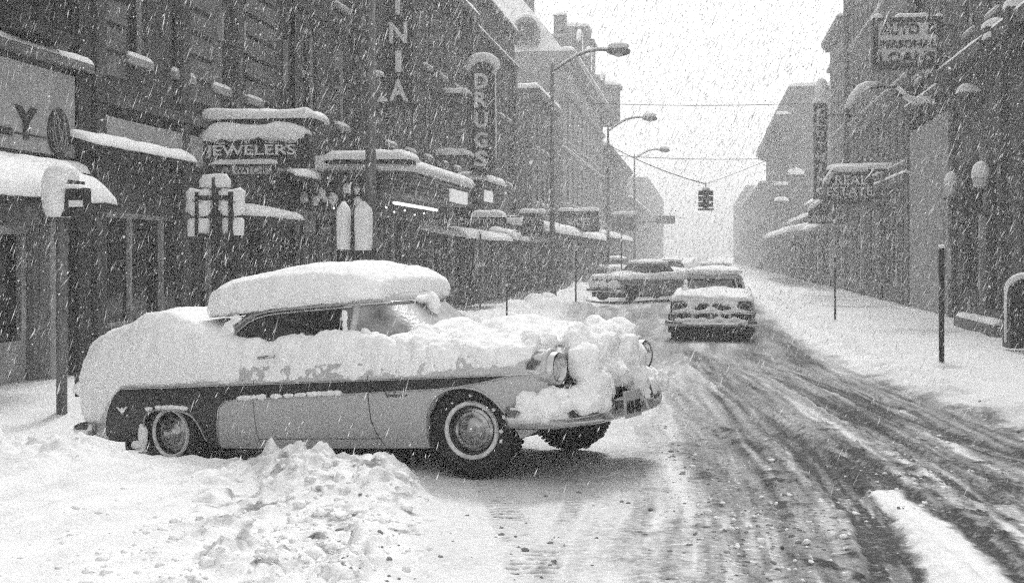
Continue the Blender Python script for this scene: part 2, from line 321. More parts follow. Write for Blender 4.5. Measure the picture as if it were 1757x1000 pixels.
    for Pk, wd, dp, dk in TRACKS:
        dd, al = dist_poly(X, Y, Pk); wob = wd * (1 + .35 * fbm(np.stack([al * .8, al * 0, al * 0], -1), 3, 3)) + .05 * fbm(P3 * 5, 3, 44); k = 1 - sst(wob * .78, wob * 1.12, dd)
        stv = fbm(np.stack([dd * 22, al * .7, al * 0], -1), 3, 71); nearer = .75 + .25 * sst(20, 8, Y)
        z = z - dp * k + .006 * stv * k + dp * .6 * np.exp(-((dd - wob * 1.3) / .05) ** 2) * (.5 + fbm(P3 * 8, 2, 5)) ; dirt = dirt * (1 - k * .6) + k * np.clip(dk * nearer * (.80 + .95 * stv), 0, 1)
    for Pk, wd, dp, dk in CLEAT:
        dd, al = dist_poly(X, Y, Pk); k = (1 - sst(wd * .8, wd, dd)) * sst(.2, .7, np.sin(al * 2 * math.pi / .085 + 3.2 * fbm(P3 * 7, 3, 4)) + .8 * fbm(P3 * 14, 2, 6)) * sst(-.1, .2, fbm(P3 * 3.3, 2, 77))
        z = z - dp * k; dirt = dirt + k * dk + (1 - sst(wd, wd * 1.3, dd)) * .06
    # clean tongue of snow between the two near tracks
    q = pl([(1520, 850), (1580, 900), (1660, 990), (1730, 1090)], .2); dd, al = dist_poly(X, Y, q); dd = dd + .06 * fbm(P3 * 6, 3, 45); k = 1 - sst(.08 + al * .05, .16 + al * .06, dd); dirt = dirt * (1 - k * .9); z = z + .01 * k
    # right berm, sidewalk snow
    xb = np.interp(Y, [4, 9, 12, 17, 38, 80], [2.4, 2.9, 3.2, 2.75, 2.3, 2.4]) + .25 * fbm(P3 * .8, 3, 34)
    b = X - xb; z = z + .12 * np.exp(-((b - .25) / .35) ** 2) * (.6 + np.clip(fbm(P3 * 1.7, 3, 35) * 1.6, -.4, 1)) + .06 * sst(0, .8, b)
    eb = np.exp(-((b + .05) / .16) ** 2) * sst(24, 12, Y); dirt += eb * (.3 + .9 * np.clip(fbm(P3 * 2.6, 3, 36), -.3, 1)); z += eb * lump * .5
    z = z + sst(.3, 1.2, b) * .03 * fbm(P3 * 1.2, 3, 37)
    dirt = np.where(b > .45, .12 + .06 * fbm(P3 * 3, 3, 38), dirt)
    z = np.where(X > 7.0, np.maximum(z, .12 + .05 * fbm(P3 * 1.5, 3, 39)), z)
    # left kerb bank and sidewalk
    lb = np.exp(-((X + 5.6 + .3 * fbm(P3 * .5, 2, 21)) / .75) ** 2) * sst(17, 24, Y) * (.38 + .45 * fbm(P3 * .55, 3, 22))
    z = z + np.clip(lb, 0, 1) * (1 + .3 * fbm(P3 * 5, 2, 23)) + .02 * sst(-6.2, -6.9, X)
    # humps of shovelled snow behind the car
    for hx, hy, hh, hw in ((-5.2, 27.5, .35, .9), (-4.3, 30, .25, 1.1), (-4.4, 40, .45, 1.3), (-8.2, 11.6, .1, .8)):
        z = z + hh * np.exp(-((X - hx) ** 2 + (Y - hy) ** 2) / hw ** 2) * (1 + .5 * fbm(P3 * 3, 3, 24))
    dirt = np.where(X < -4.6, np.minimum(dirt, .12 + .1 * np.clip(fbm(P3 * 2, 3, 25), 0, 1)), dirt)
    # grit and painted shade in the gaps between lumps of the churned bank
    pit = np.clip(w1 * 1.5 - .8, 0, 1) * (A > .2) * np.clip(fbm(P3 * 1.6, 3, 52) * 2.2 + .15, 0, 1) * sst(.35, .7, rub)
    fk = sst(.05, .9, fore); dirt = dirt * (1 - fk) + fk * (np.clip(dirt, 0, .05) + .14 * np.clip(fbm(np.stack([(X - .5 * Y) * 4.5, (Y + .4 * X) * .8, X * 0], -1), 4, 97) + .1, 0, 1)) + pit * 1.0 + rub * .6 * np.clip(fbm(P3 * 7, 3, 95) * 2.4 - .35, 0, 1)
    k2 = (1 - sst(640, 760, px)) * 0; 
    return z, np.clip(dirt, 0, 1)
xs = np.concatenate([[-90, -60, -40, -28, -20, -16, -13, -11], np.arange(-10, -7, .06), np.arange(-7, 4.2, .024), np.arange(4.2, 7.6, .07), [8, 9, 11, 14, 20, 30, 45, 70, 110]])
ys = [-40., -25, -14, -8, -4, -1, 1, 2.5, 3.5, 4.2]; y = 4.6
while y < 260: ys.append(y); y += max(.024, y * y / 5200)
ys = np.array(ys + [300, 400, 600, 900, 1400.])
GX, GY = np.meshgrid(xs, ys, indexing='ij')
GZ, GD = ground_fn(GX, GY)
GZ = np.where((GY < 3) | (np.abs(GX) > 40), .1, GZ)
def fast_grid(name, X, Y, Z, material):
    n, m = X.shape; me = bpy.data.meshes.new(name); me.vertices.add(n * m); me.vertices.foreach_set('co', np.stack([X, Y, Z], -1).astype(np.float32).ravel())
    i, j = np.meshgrid(np.arange(n - 1), np.arange(m - 1), indexing='ij'); a = i * m + j
    q = np.stack([a, a + m, a + m + 1, a + 1], -1).reshape(-1, 4)
    me.loops.add(q.size); me.loops.foreach_set('vertex_index', q.ravel().astype(np.int32)); me.polygons.add(len(q))
    me.polygons.foreach_set('loop_start', (np.arange(len(q)) * 4).astype(np.int32)); me.polygons.foreach_set('use_smooth', np.ones(len(q), bool))
    me.update(); me.validate(); me.materials.append(material)
    o = bpy.data.objects.new(name, me); COL.objects.link(o); return o
gnd = fast_grid('snowy_street', GX, GY, GZ, ground_mat())
a_ = gnd.data.attributes.new('dirt', 'FLOAT', 'POINT'); a_.data.foreach_set('value', GD.astype(np.float32).ravel())  # dirt also carries the shade painted into the pits of the bank
tag(gnd, kind='structure')
def gz(x, y): 
    a, _ = ground_fn(np.array([[float(x)]]), np.array([[float(y)]])); return float(a[0, 0])

# loose clods, nobody could count them
def ico():
    t = (1 + 5 ** .5) / 2; V = np.array([(-1, t, 0), (1, t, 0), (-1, -t, 0), (1, -t, 0), (0, -1, t), (0, 1, t), (0, -1, -t), (0, 1, -t), (t, 0, -1), (t, 0, 1), (-t, 0, -1), (-t, 0, 1)], float); V /= np.linalg.norm(V[0])
    Fc = [(0, 11, 5), (0, 5, 1), (0, 1, 7), (0, 7, 10), (0, 10, 11), (1, 5, 9), (5, 11, 4), (11, 10, 2), (10, 7, 6), (7, 1, 8), (3, 9, 4), (3, 4, 2), (3, 2, 6), (3, 6, 8), (3, 8, 9), (4, 9, 5), (2, 4, 11), (6, 2, 10), (8, 6, 7), (9, 8, 1)]
    return V, Fc
def subdiv(V, Fc):
    V = list(map(tuple, V)); c = {}; out = []
    def mid(a, b):
        k = (min(a, b), max(a, b))
        if k not in c: p = np.array(V[a]) + np.array(V[b]); V.append(tuple(p / np.linalg.norm(p))); c[k] = len(V) - 1
        return c[k]
    for a, b, d in Fc:
        x, y_, z_ = mid(a, b), mid(b, d), mid(d, a); out += [(a, x, z_), (b, y_, x), (d, z_, y_), (x, y_, z_)]
    return np.array(V), out
IV, IF = ico(); IV2, IF2 = subdiv(IV, IF); IV3, IF3 = subdiv(IV2, IF2)
def clods(name, pts, sizes, material, seed, label):
    g = G(); V0 = np.array(IV2)
    for i, ((x, y, z), s) in enumerate(zip(pts, sizes)):
        n = 1 + .5 * vn(V0 * 1.5 + i * 3.3, seed) + .3 * vn(V0 * 4 + i * 1.3, seed + 2); V = V0 * n[:, None] * np.array([1, .9, .7]) * s + (x, y, z); g.add(V, IF2)
    o = to_obj(name, g, material, True); tag(o, label, kind='stuff'); return o
def scatter(n, pxr, pyr, dens, seed):
    r = np.random.RandomState(seed); out = []
    while len(out) < n:
        px, py = r.uniform(*pxr), r.uniform(*pyr)
        if r.rand() < dens(px, py): out.append(gp(px, py, .24)[:2])
    P = np.array(out); z, _ = ground_fn(P[:, :1], P[:, 1:]); return np.concatenate([P, z], 1)
gs = lambda px, py, cx, cy, wx, wy: math.exp(-((px - cx) / wx) ** 2 - ((py - cy) / wy) ** 2)
dn = lambda px, py: gs(px, py, 620, 800, 110, 50) + .8 * gs(px, py, 560, 900, 120, 90) + .3 * gs(px, py, 300, 960, 260, 70) + .35 * gs(px, py, 90, 790, 110, 25)
P = scatter(1100, (-60, 760), (770, 1060), dn, 3); S = np.random.RandomState(4).gamma(.8, .011, len(P)) + .004; P[:, 2] -= S * .1
clods('snow_clods', P, np.clip(S, 0, .055), M['clod'], 5, 'loose clods of snow strewn over the ploughed bank')
dn2 = lambda px, py: .5 * gs(px, py, 1180, 760, 60, 120) + .8 * gs(px, py, 1330, 900, 110, 90) + .6 * gs(px, py, 1600, 800, 130, 60) + .15 * gs(px, py, 900, 940, 120, 60) + .35 * gs(px, py, 600, 950, 100, 50)
P = scatter(900, (560, 1800), (640, 1050), dn2, 6); S = np.random.RandomState(8).gamma(1.6, .0035, len(P)) + .003; P[:, 2] -= S * .1
clods('slush_clods', P, np.clip(S, 0, .022), M['dirt'], 9, 'dark lumps of dirty slush on the road')
P = scatter(260, (1100, 1800), (640, 1050), dn2, 16); S = np.random.RandomState(18).gamma(1.6, .0045, len(P)) + .003; P[:, 2] += S * .2
clods('road_snow_lumps', P, np.clip(S, 0, .028), M['clod'], 19, 'pale lumps of snow thrown up on the road')

# ------------------------------------------------------------------ buildings
XL, XR = -9.0, 7.4
FLD = lambda px: pxX(px, XL)
FRD = lambda px: pxX(px, XR)
_wc = {}
def lattice(g, X, s, Y0, Y1, Z0, Z1, ops, dep):
    ys = sorted({Y0, Y1, *[o[0] for o in ops], *[o[1] for o in ops]}); zs = sorted({Z0, Z1, *[o[2] for o in ops], *[o[3] for o in ops]})
    for a, b in zip(ys[:-1], ys[1:]):
        for c, d in zip(zs[:-1], zs[1:]):
            m, n = (a + b) / 2, (c + d) / 2
            if any(o[0] < m < o[1] and o[2] < n < o[3] for o in ops): continue
            g.add([(X, a, c), (X, b, c), (X, b, d), (X, a, d)], [(0, 1, 2, 3)])
    for a, b, c, d in ops:
        x = X - s * dep
        g.add([(X, a, c), (X, b, c), (X, b, d), (X, a, d), (x, a, c), (x, b, c), (x, b, d), (x, a, d)], [(0, 1, 5, 4), (1, 2, 6, 5), (2, 3, 7, 6), (3, 0, 4, 7), (4, 5, 6, 7)])
def window(T, X, s, a, b, c, d, dep=.2, blind=0, snow=True, sash=True, sillm='trim'):
    """One window: frame > pane, blind, sill, snow_ledge; copies share mesh data."""
    w, h = round(b - a, 2), round(d - c, 2); key = (w, h, s, blind, snow, sash, sillm)
    if key not in _wc:
        t = .07; x0, x1 = -s * (dep - .02), -s * (dep - .1)
        g = G(); g.box(x0, x1, -w / 2, w / 2, 0, t).box(x0, x1, -w / 2, w / 2, h - t, h).box(x0, x1, -w / 2, -w / 2 + t, t, h - t).box(x0, x1, w / 2 - t, w / 2, t, h - t)
        if sash: g.box(x0, x1 - s * .02, -w / 2 + t, w / 2 - t, h / 2 - .03, h / 2 + .03)
        if w > 1.4: g.box(x0, x1 - s * .02, -.03, .03, t, h / 2 - .03)
        L = [('window', g, 'trim')]
        L.append(('pane', G().box(-s * (dep - .03), -s * (dep - .045), -w / 2 + t, w / 2 - t, t, h - t), 'glass'))
        if blind: L.append(('blind', G().box(-s * (dep - .05), -s * (dep - .056), -w / 2 + t + .02, w / 2 - t - .02, h - t - h * blind, h - t), 'curtain'))
        L.append(('sill', G().box(-s * (dep - .1), s * .09, -w / 2 - .06, w / 2 + .06, -.12, -.002), sillm))
        if snow: L.append(('snow_ledge', slab((-s * .08, -w / 2 - .05, .0), (-s * .08, w / 2 + .05, 0), (s * .085, -w / 2 - .05, 0), (s * .085, w / 2 + .05, 0), .09, len(_wc) + 2, .14), 'snow'))
        _wc[key] = [(n, to_obj(n, g_, M[m_]).data, m_) for n, g_, m_ in L]
        for n, me, _ in _wc[key]:
            bpy.data.objects.remove([o for o in bpy.data.objects if o.data is me][0])
    f = None
    for n, me, _ in _wc[key]:
        o = bpy.data.objects.new(n, me); COL.objects.link(o)
        if f is None: f = o; o.parent = T.o; o.location = (X - T.off[0], (a + b) / 2 - T.off[1], c - T.off[2])
        else: o.parent = f
    return f
def building(label, s, Y0, Y1, H, m, floors=(), shop=None, depth=14, X=None, pil=(), bands=(), cornice=None, roofsnow=.3, cat='building', blindf=.35, name='brick_building', sillm='trim'):
    """s=+1: left side of the street (front looks to +X), s=-1: right side. floors: (z0, z1, n, width, edge)."""
    X = (XL if s > 0 else XR) if X is None else X
    T = Thing(name, label, cat, (X, Y0, 0)); r = np.random.RandomState(int(abs(Y0 * 31)) + 5); ops = []; wins = []
    for z0, z1, n, w, e in floors:
        if n == 0: continue
        st = (Y1 - Y0 - 2 * e) / n
        for k in range(n):
            c = Y0 + e + st * (k + .5); ops.append((c - w / 2, c + w / 2, z0, z1)); wins.append(ops[-1])
    sh = []
    for it in (shop or []): sh.append(it); ops.append((it[1], it[2], it[3], it[4]))
    g = G(); lattice(g, X, s, Y0, Y1, -.6, H, ops, .26); xb = X - s * depth
    g.add([(X, Y0, -.6), (xb, Y0, -.6), (xb, Y0, H), (X, Y0, H)], [(0, 1, 2, 3)]); g.add([(X, Y1, -.6), (xb, Y1, -.6), (xb, Y1, H), (X, Y1, H)], [(0, 1, 2, 3)])
    g.add([(xb, Y0, -.6), (xb, Y1, -.6), (xb, Y1, H), (xb, Y0, H)], [(0, 1, 2, 3)]); g.add([(X, Y0, H), (X, Y1, H), (xb, Y1, H), (xb, Y0, H)], [(0, 1, 2, 3)])
    T.part('wall', g, m)
    for p in pil: T.part('pilaster', G().box(X + s * .003, X + s * .16, p[0] - p[1] / 2, p[0] + p[1] / 2, p[2] if len(p) > 2 else 0, p[3] if len(p) > 3 else H - .3), p[4] if len(p) > 4 else m)
    for z, t, pr, sn in bands:
        b = T.part('string_course', G().box(X + s * .004, X + s * pr, Y0 + .02, Y1 - .02, z - t, z), m)
        if sn: T.part('snow_ledge', slab((X + s * .02, Y0 + .03, z), (X + s * .02, Y1 - .03, z), (X + s * pr, Y0 + .03, z), (X + s * pr, Y1 - .03, z), sn, int(z * 7), .2), M['snow'], True, b)
    if cornice:
        z, t, pr, sn = cornice
        g = G().box(X + s * .004, X + s * pr, Y0 - .02, Y1 + .02, z - t, z).box(X + s * .003, X + s * pr * .55, Y0, Y1, z - t * 1.9, z - t)
        k = Y0 + .3
        while k < Y1 - .3: g.box(X + s * pr * .55, X + s * pr * .9, k, k + .14, z - t * 1.6, z - t - .002); k += .62
        b = T.part('cornice', g, m); T.part('snow_cover', slab((X - s * .3, Y0 - .02, z), (X - s * .3, Y1 + .02, z), (X + s * pr, Y0 - .02, z), (X + s * pr, Y1 + .02, z), sn, int(z * 3), .25), M['snow'], True, b)
    if roofsnow: T.part('roof_snow', slab((X, Y0, H), (X, Y1, H), (xb, Y0, H), (xb, Y1, H), roofsnow, int(H * 5), .6), M['snow'], True)
    for w in wins: window(T, X, s, *w, blind=(round(r.choice([.25, .5, .8]), 2) if r.rand() < blindf else 0), sillm=sillm, snow=True)
    for it in sh:
        kind, a, b, c, d = it[:5]; n = it[5] if len(it) > 5 else 1; fm = M[it[6]] if len(it) > 6 else M['trim']
        t = .08; x0, x1 = X - s * .2, X - s * .1; g = G().box(x0, x1, a, b, d - t, d).box(x0, x1, a, b, c, c + t)
        for k in range(n + 1):
            y_ = a + (b - a) * k / n; g.box(x0, x1 - s * .01 * (k % 2), max(a, y_ - .035), min(b, y_ + .035), c + t, d - t)
        if kind == 'door':
            o = T.part('door', G().box(x0, x1, a + .02, b - .02, c, c + .7).box(x0, x1, a + .02, b - .02, d - .12, d).box(x0, x1, a + .02, a + .14, c + .7, d - .12).box(x0, x1, b - .14, b - .02, c + .7, d - .12), fm)
            T.part('handle', G().tube([(X - s * .08, b - .2, c + .95), (X - s * .08, b - .2, c + 1.25)], .015, 6), M['steel'], parent=o)
        else: o = T.part('shop_window', g, fm)
        T.part('pane', G().box(X - s * .19, X - s * .175, a + .05, b - .05, c + .05, d - .05), M['glass'], parent=o)
    return T

# left side, nearest first
y1, y2, y3, y4 = FLD(140), 25.4, FLD(801), FLD(883)
B1 = building('grey stone storefront at the left edge under a dark bay window', 1, 2, y1, 11, M['brick_far'],
    [(7.4, 9.6, 5, 1.1, .8)], [('window', y1 - 4.3, y1 - 2.9, .5, 2.3, 1), ('door', y1 - 2.2, y1 - 1.3, .1, 2.35)],
    pil=[(y1 - .2, .35, 0, 10.8, M['dark']), (y1 - 1.0, .3, 0, 2.4, M['pale']), (y1 - 2.55, .35, 0, 2.4, M['pale']), (y1 - 4.6, .35, 0, 2.4, M['pale'])], bands=[(4.72, .12, .22, .1), (6.9, .2, .2, .12)])
za, zb = 4.86, 5.42; ya, yb = pxX(34, -8.55), pxX(135, -8.55)
g = G().box(XL + .005, -8.55, ya, yb, za, za + .12).box(XL + .005, -8.5, ya - .05, yb + .05, zb, zb + .12).box(XL + .005, -8.62, ya + .05, yb - .05, za + .12, zb)
for k in range(4): g.box(-8.62, -8.57, ya + .05 + (yb - ya - .16) * k / 3, ya + .11 + (yb - ya - .16) * k / 3, za + .12, zb)
bw_ = B1.part('bay_window', g, M['dark'])
B1.part('snow_ledge', slab((XL + .02, ya - .05, zb + .12), (XL + .02, yb + .05, zb + .12), (-8.5, ya - .05, zb + .12), (-8.5, yb + .05, zb + .12), .14, 4, .1), M['snow'], True, bw_)
g = G().box(XL + .004, XL + .12, 6, y1 - .42, 3.34, 4.5)
B1.part('sign_panel', g, M['panel'], label='pale sign board with dark capital letters')
def wall_letters(T, ch, pxa, pxb, z0, z1, x, m, s=1, parent=None, bold=.02):
    a, b = sorted((pxX(pxa, x), pxX(pxb, x))); T.part('lettering', moved(side_text(text_g(ch, z1 - z0, b - a, bold), s), (x, (a + b) / 2, (z0 + z1) / 2)), m, parent=parent)
zz = lambda py, px, x: zat(py, x, pxX(px, x))
wall_letters(B1, 'Y', 25, 64, zz(238, 42, -8.87), zz(183, 42, -8.87), -8.87, M['dark'], bold=.045)
wall_letters(B1, 'L', -25, 20, zz(229, 0, -8.87), zz(176, 0, -8.87), -8.87, M['dark'], bold=.045)
yc, zc_ = pxX(100, -8.87), zz(228, 100, -8.87); hw = (pxX(118, -8.87) - pxX(82, -8.87)) / 2
em = B1.part('emblem', G().prism([(yc + hw * math.cos(t), zc_ + .335 * math.sin(t)) for t in np.linspace(0, 2 * math.pi, 33)[:-1]], 0, -8.88, -8.85), M['dark'])
g = G()
for q in range(9):
    a0 = q * .7 + .3; pts = [(-8.84, yc + hw * .75 * math.sin(a0 + t * 1.9) * (1 - .5 * t), zc_ + .27 * math.cos(a0 * 1.7 + t * 2.2)) for t in np.linspace(0, 1, 8)]; g.tube(pts, .008, 5)
B1.part('ornament', g, M['pale'], parent=em)
B1.part('sign_rule', G().box(-8.87, -8.86, 6, pxX(84, -8.87), 3.54, 3.56), M['dark'])

B2 = building('tall dark brick building with piers and ribbed wall panels', 1, y1 + .03, y2, 17, M['brick_dark'],
    [(5.1, 7.2, 4, .75, .9), (8.6, 10.7, 4, .75, .9), (12, 14, 4, .75, .9)],
    [('window', FLD(177), FLD(336), .82, 2.62, 3, 'trim'), ('door', FLD(345), FLD(372), .1, 2.4), ('window', FLD(395), FLD(455), .7, 2.45, 2, 'dark')],
    pil=[(FLD(p), .3, 0, 16.6) for p in (158, 306, 400, 490)], bands=[(4.4, .16, .2, .0), (7.9, .2, .16, 0)], blindf=.5)
                                                    # ribbed panels between the piers
for pa, pb in ((176, 214), (316, 376), (420, 470)):
    a, b = FLD(pa), FLD(pb); g = G()
    for k in range(22):
        z = 4.7 + k * .42
        if z > 13: break
        g.box(XL + .006, XL + .05, a, b, z, z + .06)
        g.box(XL + .006, XL + .03, a, b, z + .06, z + .33)
    B2.part('ribbed_panel', g, M['brick_mid'])
for pa, za_, zb_ in ((372, 22, 70), (411, 37, 90), (486, 70, 145)):
    y_ = FLD(pa); B2.part('downpipe_snow', G().box(XL + .02, XL + .12, y_ - .05, y_ + .05, zat(zb_, XL, y_), zat(za_, XL, y_)), M['pale'])
B2.part('sign_board', G().box(XL + .01, XL + .14, FLD(154), FLD(336), zz(268, 240, -8.86), zz(212, 240, -8.86)), M['panel'], label='blank pale sign board')
B3a = building('dark brick drugstore building under a snowy cornice', 1, y2 + .03, y3, 11.15, M['brick_dark'],
    [(5.2, 7.2, 8, 1.0, .7), (8.2, 10.0, 8, 1.0, .7)],
    [('window', 26.2, 31, .9, 3.0, 4, 'trim'), ('door', 31.5, 32.5, .1, 2.7), ('window', 33, 36.8, .8, 3.1, 3, 'trim'), ('door', FLD(742), FLD(762), .1, 2.8, 1, 'panel'), ('window', 42.4, 46.4, .8, 3.1, 3, 'trim')],
    pil=[(y2 + .3, .4), (31.2, .3), (FLD(770), .55, 0, 4, M['pale']), (FLD(735), .3, 0, 3.6, M['trim']), (47, .4)], bands=[(4.6, .2, .2, 0), (7.7, .16, .12, 0)], cornice=(11.15, .3, .55, .22), blindf=.3)
B3b = building('plain high parapet brick building beside the drugstore', 1, y3 + .03, y4, 12.75, M['brick_dark'],
    [(5.3, 7.4, 5, 1.0, .8), (8.3, 10.3, 5, 1.0, .8)],
    [('window', FLD(815), FLD(845), 1.1, 3.1, 2, 'panel'), ('door', FLD(848), FLD(858), .1, 2.8), ('window', FLD(862), FLD(878), 1.1, 3.1, 2, 'panel')],
    pil=[(y3 + .4, .4, 0, 11), (y4 - .35, .5, 0, 11), (FLD(823), .3, 0, 3.6, M['pale']), (FLD(859), 1.1, 0, 2.3, M['pale']), (FLD(846), .3, 0, 3.4, M['trim']), (FLD(879), .5, 0, 3.4, M['pale'])], bands=[(11.05, .2, .22, .14), (7.8, .14, .14, 0)], cornice=(12.75, .2, .2, .3))
B4 = building('low building with a snowy coping past the side street', 1, 64.2, FLD(950), 10.8, M['brick_mid'],
    [(4.8, 6.8, 4, 1.0, .8), (7.8, 9.6, 4, 1.0, .8)], [('window', 65.2, 69.5, .9, 3.2, 3), ('window', 70.5, 74, .9, 3.2, 2)], cornice=(10.8, .3, .4, .35), X=-8.9)
yA, yB = 79.6, 112.0
B5 = building('grand stone building with a snowy mansard roof and dormer', 1, yA, yB, 15.3, M['stone'],
    [(5.4, 8.4, 9, 1.3, 1.2), (9.6, 12.4, 9, 1.3, 1.2)], [('window', yA + 1.5 + k * 6.2, yA + 6.2 + k * 6.2, .8, 3.6, 3) for k in range(5)],
    bands=[(4.9, .3, .3, .1), (9.0, .2, .2, .1), (12.9, .3, .25, .0)], cornice=(15.3, .5, .8, .35), roofsnow=0, depth=16, name='mansard_building', sillm='pale')
A = lambda x0, x1, a, b, z: [(x0, a, z), (x1, a, z), (x1, b, z), (x0, b, z)]
prof = [(0, 15.32), (-.15, 15.6), (-1.9, 17.9), (-3.3, 19.6), (-3.5, 19.7)]
rings = np.array([[(XL + p, yA - p, z), (XL + p, yB + p, z), (XL - 16 - p, yB + p, z), (XL - 16 - p, yA - p, z)] for p, z in prof])
g = G().grid(rings, cv=True); n0 = 4 * (len(prof) - 1); g.f.append((n0, n0 + 1, n0 + 2, n0 + 3)); B5.part('mansard_roof', g, M['snow'])
def dormer(T, x, y, z, w, h, face):                 # arched dormer looking towards the camera (-Y) or to the street (+X)
    g = G(); arc = [(-w / 2, 0), (w / 2, 0), (w / 2, h * .6)] + [(w / 2 * math.cos(t), h * .6 + h * .4 * math.sin(t)) for t in np.linspace(0, math.pi, 11)[1:-1]] + [(-w / 2, h * .6)]
    if face == 'y': g.prism([(x + a, z + b) for a, b in arc], 1, y - .5, y + 2)
    else: g.prism([(y + a, z + b) for a, b in arc], 0, x + .5, x - 2)
    o = T.part('dormer', g, M['brick_far'])
    q = .72; arc2 = [(a * q, b * q + h * .1) for a, b in arc]; g = G()
    if face == 'y': g.prism([(x + a, z + b) for a, b in arc2], 1, y - .56, y - .505)
    else: g.prism([(y + a, z + b) for a, b in arc2], 0, x + .505, x + .56)
    T.part('pane', g, M['glass'], parent=o)
    g = G(); pts = [(a * 1.1, b * 1.03 + .05) for a, b in arc[2:]]
    g.tube([((x + a, y - .35, z + b) if face == 'y' else (x + .35, y + a, z + b)) for a, b in pts], .16, 8); T.part('snow_cover', g, M['snow'], True, o)
dormer(B5, pxY(903, 79.4), 79.6, 15.8, 1.55, 1.7, 'y')
for yy in (86, 93, 106): dormer(B5, -8.9, yy, 15.8, 1.5, 1.8, 'x')
tw = B5.part('roof_turret', G().box(-10.9, -8.6, 96, 99.5, 15.3, 18.6).box(-11.1, -8.4, 95.8, 99.7, 18.6, 18.9).box(-10.6, -8.9, 96.3, 99.2, 18.9, 20.0), M['brick_far'])
B5.part('snow_cover', slab((-10.7, 96.2, 20), (-10.7, 99.3, 20), (-8.8, 96.2, 20), (-8.8, 99.3, 20), .4, 5), M['snow'], True, tw)
tw = B5.part('corner_turret', G().lathe([(0, .9), (.4, 1.3), (3.2, 1.3), (3.25, 1.5), (3.5, 1.5)], (-8.6, 110.5, 13.6), (0, 0, 1), 12), M['brick_far'])
B5.part('snow_cover', G().lathe([(0, 1.5), (.3, 1.3), (.8, .6), (1.0, .1)], (-8.6, 110.5, 17.12), (0, 0, 1), 12), M['snow'], True, tw)
for xx, yy, zt in ((pxY(903, 84), 84, 20.2), (pxY(960, 92), 92, 20.1)):
    ch = B5.part('chimney', G().box(xx - .45, xx + .45, yy, yy + .9, 18, zt), M['brick_mid']); B5.part('snow_cover', slab((xx - .5, yy - .05, zt), (xx + .5, yy - .05, zt), (xx - .5, yy + .95, zt), (xx + .5, yy + .95, zt), .35, 3), M['snow'], True, ch)
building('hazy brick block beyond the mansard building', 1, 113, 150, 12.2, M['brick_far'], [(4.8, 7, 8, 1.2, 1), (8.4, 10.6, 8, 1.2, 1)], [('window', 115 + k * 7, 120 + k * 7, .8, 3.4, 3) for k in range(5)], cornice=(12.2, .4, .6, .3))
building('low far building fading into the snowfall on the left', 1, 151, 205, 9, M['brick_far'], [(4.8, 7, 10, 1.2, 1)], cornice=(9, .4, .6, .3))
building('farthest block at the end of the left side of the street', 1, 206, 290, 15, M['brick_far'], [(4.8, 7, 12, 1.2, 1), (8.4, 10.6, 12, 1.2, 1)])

# right side
r1, r2, r3 = FRD(1634), FRD(1565), FRD(1452)
R4 = building('dark stone bank building with a snowy ledge at the right edge', -1, 8, r1, 15, M['brick_dark'],
    [(8.2, 10.6, 10, 1.2, 1), (11.6, 13.8, 10, 1.2, 1)],
    [('window', FRD(1757) - 2.5, FRD(1757) + .3, .8, 4.6, 2, 'dark'), ('door', FRD(1712), FRD(1694), .25, 4.3, 1, 'dark'), ('window', FRD(1688), FRD(1650), .9, 4.6, 3, 'dark')],
    pil=[(FRD(1692), .12, 0, 5, M['pale']), (FRD(1640), .5, 0, 6.9), (FRD(1725), .4, 0, 6.9), (FRD(1757) - 3, .4, 0, 6.9)], blindf=.3)
led = R4.part('ledge', G().box(XR - .004, XR - .5, 8.05, r1 - .02, 7.1, 7.42).box(XR - .005, XR - .3, 8.06, r1 - .03, 6.8, 7.1), M['brick_dark'])
R4.part('snow_cover', slab((XR - .05, 8.1, 7.42), (XR - .05, r1 - .05, 7.42), (XR - .5, 8.1, 7.42), (XR - .5, r1 - .05, 7.42), .13, 8, .2), M['snow'], True, led)
for px_, py_ in ((1706, 40), (1708, 58), (1745, 5), (1660, 152)):
    y_ = pxX(px_, XR - .35); z_ = zat(py_, XR - .35, y_)
    b = R4.part('bracket', G().box(XR - .004, XR - .6, y_ - .22, y_ + .22, z_ - .55, z_ - .12), M['brick_dark']); R4.part('snow_cover', slab((XR - .03, y_ - .25, z_ - .12), (XR - .03, y_ + .25, z_ - .12), (XR - .62, y_ - .25, z_ - .12), (XR - .62, y_ + .25, z_ - .12), .25, 3), M['snow'], True, b)
st_ = R4.part('step', G().box(XR - .005, XR - .75, 29.6, 34.2, 0, .32).box(XR - .006, XR - .4, 29.8, 34, .32, .55), M['brick_mid'])
R4.part('snow_cover', slab((XR - .42, 29.7, .33), (XR - .42, 34, .33), (XR - .74, 29.7, .33), (XR - .74, 34, .33), .12, 9), M['snow'], True, st_)
R3b = building('pale plastered storefront between the bank and the loan office', -1, r1 + .03, r2, 15, M['brick_dark'],
    [(8.0, 10.2, 3, 1.0, .3), (11.6, 13.8, 3, 1.0, .3)], None, bands=[(7.2, .3, .3, .12)], blindf=.3)
R3b.part('plaster_front', G().box(XR - .006, XR - .1, r1 + .1, r2 - .1, -.3, 6.3), M['pale'])
R3b.part('door', G().box(XR - .1, XR - .16, r1 + .6, r1 + 1.6, .1, 3.3), M['trim']); 
